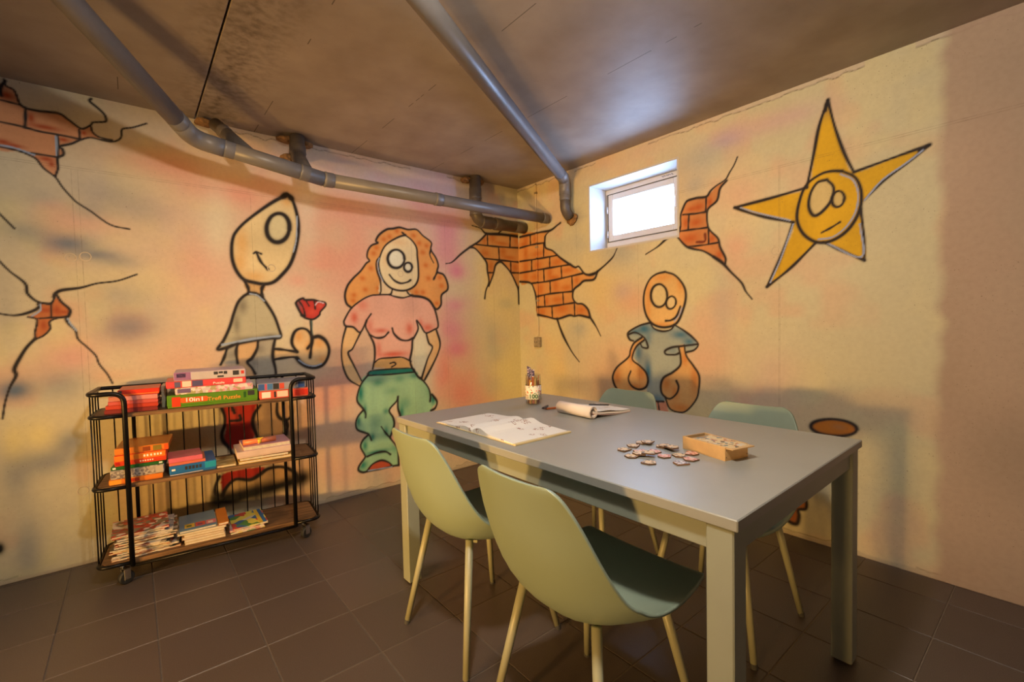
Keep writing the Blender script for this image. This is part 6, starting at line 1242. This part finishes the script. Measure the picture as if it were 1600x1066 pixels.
# bottom shelf, right pile
zz = Z2
rm_ = [print_mat('cover_green', [(60, 130, 70), (210, 200, 180), (190, 60, 60), (214, 190, 70)], 38), print_mat('cover_pink', [(206, 160, 170), (190, 80, 90), (216, 206, 196)], 40), print_mat('cover_blue', [(50, 110, 160), (226, 210, 90), (80, 140, 70), (216, 206, 190), (196, 70, 60)], 24)]
for i, lab in enumerate(('pale magazine at the bottom of the right pile on the bottom shelf', 'green and white magazine in the middle of the right pile on the bottom shelf', 'colourful magazine with yellow and blue edge topping the right pile on the bottom shelf')):
    b = book(lab, .040+.004*i, .196+.006*i, zz, zz+.0085, (200, 190, 170), yf=-.125, dep=.22, rot=(2, -3, 4)[i], mat=rm_[i % 3], name='magazine', cat='magazine'); zz += .0091
boxo('cover_stripe', .058, .074, -.108, .108, .0083, .0089, cm_((40, 104, 156)), b); boxo('cover_stripe', .040, .057, -.108, .108, .0083, .0089, cm_((226, 190, 60)), b)

# ------------------------------------------------------------------ things on the table
TZ = .7503
# open picture book
pg = page_mat('picture_book_page', (150, 104, 78), .63, 17); cov = nmat('pale_yellow_cover', (.62, .50, .26), .6, var=.08)
ob = empty('open_picture_book', (-1.565, -1.700, TZ), 0, 'large open picture book with pale pages at the near left of the table', 'book')
BW, BH = .255, .132      # half spread (along y), half height (along x)
boxo('cover', -BH-.004, BH+.004, -BW-.004, BW+.004, 0, .003, cov, ob, .001)
def page_block(s):
    bm = bmesh.new(); n = 14; top = []; bot = []
    for k in range(n+1):
        t = k/n; y = s*(.002+t*(BW-.004)); z = .004+.009*(1-t)**.7+(.016 if s < 0 else .009)*math.exp(-((t-.17)/.16)**2)-(.006*(1-t)**8)
        top.append((y, z)); bot.append((y, .003))
    T0 = [bm.verts.new((-BH, y, z)) for y, z in top]; T1 = [bm.verts.new((BH, y, z)) for y, z in top]; Q0 = [bm.verts.new((-BH, y, z)) for y, z in bot]; Q1 = [bm.verts.new((BH, y, z)) for y, z in bot]
    for k in range(n):
        bm.faces.new((T0[k], T0[k+1], T1[k+1], T1[k])); bm.faces.new((Q0[k], Q1[k], Q1[k+1], Q0[k+1])); bm.faces.new((T0[k], Q0[k], Q0[k+1], T0[k+1])); bm.faces.new((T1[k], T1[k+1], Q1[k+1], Q1[k]))
    bm.faces.new((T0[0], T1[0], Q1[0], Q0[0])); bm.faces.new((T0[n], Q0[n], Q1[n], T1[n])); return to_mesh(bm)
for s in (1, -1): link('page_block', page_block(s), pg, ob)
boxo('lifted_cover_edge', -BH-.0035, BH+.0035, -BW-.0035, -BW+.0105, .0025, .006, cov, ob, .001)
# jar of craft sticks
jar = empty('stick_jar', (-1.112, -1.398, TZ), R(20), 'clear jar with a white label, full of craft sticks, on the table', 'jar')
clear = glass_mat('clear_plastic', (.95, .955, .95), .11)
JR, JH = .040, .150
bm = bmesh.new(); lathe(bm, [(.001, .0008), (JR-.003, .0008), (JR, .004), (JR, JH-.014), (JR-.002, JH-.010), (JR-.001, JH), (JR-.003, JH), (JR-.004, JH-.010), (JR-.002, JH-.015), (JR-.002, .005), (JR-.005, .003), (.001, .003)], 32, False); link('jar_body', to_mesh(bm), clear, jar, smooth=True)
bm = bmesh.new(); lathe(bm, [(JR+.0005, .026), (JR+.0008, .026), (JR+.0008, .096), (JR+.0005, .096)], 32, False)
lab_m = print_mat('dotted_label', [(226, 220, 205)]*11+[(206, 110, 50), (60, 100, 70), (200, 80, 60)], 190, .5); link('label', to_mesh(bm), lab_m, jar, smooth=True)
ga = math.atan2(-3.139+1.398, -2.674+1.112)-R(20)            # the label's lettering faces into the room
boxo('label_band', JR-.012, JR+.0016, -.024, .024, .030, .056, cm_((216, 214, 190)), jar, 0, (0, 0, 0), (0, 0, ga))
gt = cm_((28, 84, 44))
text_obj('lettering', '100', .029, gt, jar, (math.cos(ga)*(JR+.0022), math.sin(ga)*(JR+.0022), .043), (R(90), 0, ga+R(90)), sx=1.05, bold=.0008)
stick = bpy.data.meshes.new('stick'); bm = bmesh.new(); box(bm, -.0045, .0045, -.001, .001, 0, .136, .0008); stick_me = to_mesh(bm)
sc_ = [(206, 160, 84), (222, 172, 70), (196, 96, 40), (170, 120, 60), (214, 180, 110), (150, 70, 40)]
sme = []
for c in sc_:
    m2 = stick_me.copy(); m2.materials.append(nmat('stick_wood', lin(c), .7, var=.15, scale=40)); sme.append(m2)
for k in range(30):
    a = k*2.399; r_ = .033*math.sqrt((k+.5)/30); x, y = jar.location.x+r_*math.cos(a), jar.location.y+r_*math.sin(a)
    s_ = link('craft_stick', sme[k % 6], None, None, (x, y, TZ+.0035), (R(random.uniform(-1.2, 1.2)), R(random.uniform(-1.2, 1.2)), a+R(90))); s_.scale = (1, 1, random.uniform(.82, 1.03))
    tag(s_, 'flat wooden craft stick standing in the clear jar', 'stick', 'craft sticks in the jar')
pat = print_mat('blue_speckled_paper', [(44, 44, 84), (70, 66, 100), (190, 180, 190), (36, 34, 60), (120, 90, 120)], 260, .5)
s_ = empty('speckled_paper', (jar.location.x-.004, jar.location.y+.014, TZ+.004), R(-40), 'dark blue speckled strip sticking up out of the jar', 'paper')
bm = bmesh.new(); box(bm, -.014, .006, -.0012, .0012, 0, .178, 0); me = to_mesh(bm)
for v in me.vertices:
    if v.co.z > .1 and v.co.x < 0: v.co.z += .012
    v.co.x -= .06*v.co.z*.3
link('strip', me, pat, s_); bm = bmesh.new(); box(bm, .004, .020, -.003, -.001, .0, .170, 0); link('folded_strip', to_mesh(bm), pat, s_)
# pencils lying by the jar
def pencil(label, p0, p1, col, tip, r=.0052, name='pencil'):
    p0, p1 = Vector(p0), Vector(p1); d = (p1-p0); L_ = d.length; o = empty(name, p0, math.atan2(d.y, d.x), label, 'pencil')
    tubeo('barrel', [(.02, 0, r), (L_, 0, r)], r, cm_(col), o, 6, smooth=False); bm = bmesh.new(); tube(bm, [(.0005, 0, r), (.006, 0, r), (.021, 0, r)], [.0004, .0013, r*.98], 8); link('point', to_mesh(bm), cm_(tip), o); return o
pencil('short dark grey pencil stub lying beside the jar', (-1.195, -1.545, TZ), (-1.120, -1.510, TZ), (62, 60, 64), (30, 30, 30))
pencil('orange-brown pencil lying between the jar and the rolled notepad', (-1.200, -1.560, TZ), (-1.092, -1.590, TZ), (176, 92, 40), (90, 50, 30))
# notepad with rolled-over pages
paper = nmat('notepad_paper', (.80, .72, .66), .8, var=.04); pink = nmat('pink_paper_edge', (.66, .46, .42), .8, var=.06)
npd = empty('rolled_notepad', (-1.182, -1.755, TZ), R(-3), 'notepad with its pages rolled over, lying behind the open book', 'notepad')
bm = bmesh.new()
for (r0, r1, turns, ph) in ((.0265, .0235, 1.0, 0), (.0225, .018, 1.1, .6)):
    n = 30; ring = []
    for k in range(n+1):
        t = k/n; a = ph-math.pi/2-t*2*math.pi*turns; r_ = r0+(r1-r0)*t; ring.append((r_*math.cos(a), .0273+r_*math.sin(a)))
    A_ = [bm.verts.new((x, -.104, z)) for x, z in ring]; B_ = [bm.verts.new((x, .104, z)) for x, z in ring]
    for k in range(n): bm.faces.new((A_[k], A_[k+1], B_[k+1], B_[k]))
ro = link('rolled_pages', to_mesh(bm), paper, npd, smooth=True); ro.modifiers.new('thickness', 'SOLIDIFY').thickness = .0012
def sheet(name, z0, lift, mat, x1=.235, t=.0016):
    bm = bmesh.new(); n = 12; a = []; b = []
    for k in range(n+1):
        u = k/n; x = .004+u*(x1-.004); z = z0+lift*math.sin(min(1, u*1.2)*math.pi)**2*(1-u*.4)+.020*(1-u)**3
        a.append([bm.verts.new((x, -.103, z)), bm.verts.new((x, .103, z))]); b.append([bm.verts.new((x, -.103, z+t)), bm.verts.new((x, .103, z+t))])
    for k in range(n):
        bm.faces.new((a[k][0], a[k][1], a[k+1][1], a[k+1][0])); bm.faces.new((b[k][0], b[k+1][0], b[k+1][1], b[k][1])); bm.faces.new((a[k][0], a[k+1][0], b[k+1][0], b[k][0])); bm.faces.new((a[k][1], b[k][1], b[k+1][1], a[k+1][1]))
    bm.faces.new((a[0][0], b[0][0], b[0][1], a[0][1])); bm.faces.new((a[n][0], a[n][1], b[n][1], b[n][0])); return link(name, to_mesh(bm), mat, npd)
sheet('back_cover', .0004, 0, pink, .240, .002); sheet('page_stack', .0032, .004, paper, .236, .007); sheet('top_page', .0125, .010, page_mat('drawn_page', (190, 150, 140), .62, 30), .232, .0014)
pen = empty('ballpoint_pen', (-1.058, -1.777, TZ+.0345), 0, 'dark pen lying across the notepad', 'pen'); pen.rotation_euler = (0, R(7), R(-8))
tubeo('pen_barrel', [(-.055, 0, 0), (.060, 0, 0)], .0036, cm_((56, 58, 66)), pen, 10); bm = bmesh.new(); tube(bm, [(.060, 0, 0), (.074, 0, 0)], [.0034, .0008], 8); link('pen_tip', to_mesh(bm), chrome, pen); boxo('pen_clip', -.052, -.015, -.001, .001, .0030, .0052, chrome, pen)
# wooden box with a sliding picture lid
ply = nmat('pale_plywood', (.56, .36, .16), .6, var=.10, scale=25); 
wb = empty('wooden_box', (-1.305, -2.440, TZ), R(-14), 'small pale wooden box with a sliding picture lid on the right of the table', 'box')
wx, wy, wh = .048, .080, .040
boxo('bottom', -wx, wx, -wy, wy, 0, .004, ply, wb)
for s in (-1, 1): boxo('side', s*(wx-.0025)-.0025, s*(wx-.0025)+.0025, -wy, wy, .004, wh, ply, wb, .0006)
boxo('end', -wx+.005, wx-.005, wy-.005, wy, .004, wh, ply, wb, .0006); boxo('end', -wx+.005, wx-.005, -wy, -wy+.005, .004, wh-.006, ply, wb, .0006)
lid = boxo('lid', -wx+.003, wx-.003, -wy-.024, wy-.030, wh-.0045, wh-.0010, ply, wb, .0005)
lp = print_mat('lid_pictures', [(214, 190, 140)]*6+[(90, 110, 110), (150, 110, 60), (206, 196, 180), (180, 110, 60), (70, 80, 70)], 95, .5)
boxo('lid_picture', -wx+.010, wx-.010, -wy-.012, wy-.036, wh-.0012, wh-.0004, lp, lid)
for s in (-1, 1):
    for z in (.010, .030): tubeo('nail', [(s*.043, -wy-.0008, z), (s*.043, -wy+.002, z)], .0014, inkm, wb, 8)
# loose picture tiles
def pent():
    bm = bmesh.new(); P = [(-.019, -.016), (.019, -.016), (.019, .011), (0, .023), (-.019, .011)]
    a = [bm.verts.new((x, y, 0)) for x, y in P]; b = [bm.verts.new((x, y, .0036)) for x, y in P]
    bm.faces.new(a[::-1]); bm.faces.new(b)
    for k in range(5): bm.faces.new((a[k], a[(k+1) % 5], b[(k+1) % 5], b[k]))
    return to_mesh(bm)
def pent_top():
    bm = bmesh.new(); P = [(-.0178, -.0148), (.0178, -.0148), (.0178, .0104), (0, .0215), (-.0178, .0104)]
    bm.faces.new([bm.verts.new((x, y, .0039)) for x, y in P]); return to_mesh(bm)
edge = nmat('burnt_tile_edge', (.20, .10, .045), .7, var=.2)
tops = [print_mat('tile_print', c, 170, .5, seed=i*2.3) for i, c in enumerate(([(214, 186, 140)]*4+[(120, 80, 50), (90, 90, 80)], [(222, 170, 146)]*4+[(170, 70, 60), (206, 190, 180)], [(206, 200, 200)]*4+[(90, 90, 110), (140, 110, 100)]))]
pe = pent(); pe.materials.append(edge); pts_ = []
for m_ in tops:
    t_ = pent_top(); t_.materials.append(m_); pts_.append(t_)
TILES = [[-1.4832, -2.2366, 0.0004, 0, 0], [-1.4239, -2.2301, 0.0004, 20, 0], [-1.371, -2.2252, 0.0004, 70, 0], [-1.3644, -2.2431, 0.0046, 10, 0], [-1.4641, -2.2854, 0.0004, 150, 1], [-1.4346, -2.3139, 0.0004, 200, 1], [-1.5239, -2.2955, 0.0004, 100, 0], [-1.4948, -2.3046, 0.0046, 40, 0], [-1.4826, -2.3257, 0.0088, 300, 0], [-1.4543, -2.3622, 0.0004, 120, 1], [-1.3647, -2.2985, 0.0004, 0, 0], [-1.3641, -2.3097, 0.0046, 60, 0], [-1.3762, -2.3399, 0.0088, 250, 0], [-1.4158, -2.3898, 0.0004, 30, 0], [-1.3727, -2.4027, 0.0004, 200, 1], [-1.4284, -2.432, 0.0004, 80, 1], [-1.4815, -2.4327, 0.0004, 330, 2], [-1.5412, -2.3676, 0.0004, 185, 0]]
for i, (x, y, z, a, k) in enumerate(TILES):
    t_ = link('picture_tile', pe, None, None, (x, y, TZ+z), (0, 0, R(a))); link('printed_face', pts_[k], None, t_)
    own = {16: 'pale grey house-shaped picture tile lying closest to the wooden box end', 17: 'house-shaped picture tile lying alone in front of the scattered heap', 0: 'leftmost house-shaped picture tile of the scattered heap', 14: 'house-shaped picture tile nearest the long side of the wooden box'}
    tag(t_, own.get(i, 'small house-shaped wooden picture tile in the middle of the scattered heap'), 'tile', 'loose picture tiles')
for o in bpy.data.objects:
    for k in ('w', 'h', 'dep'):
        if k in o: del o[k]
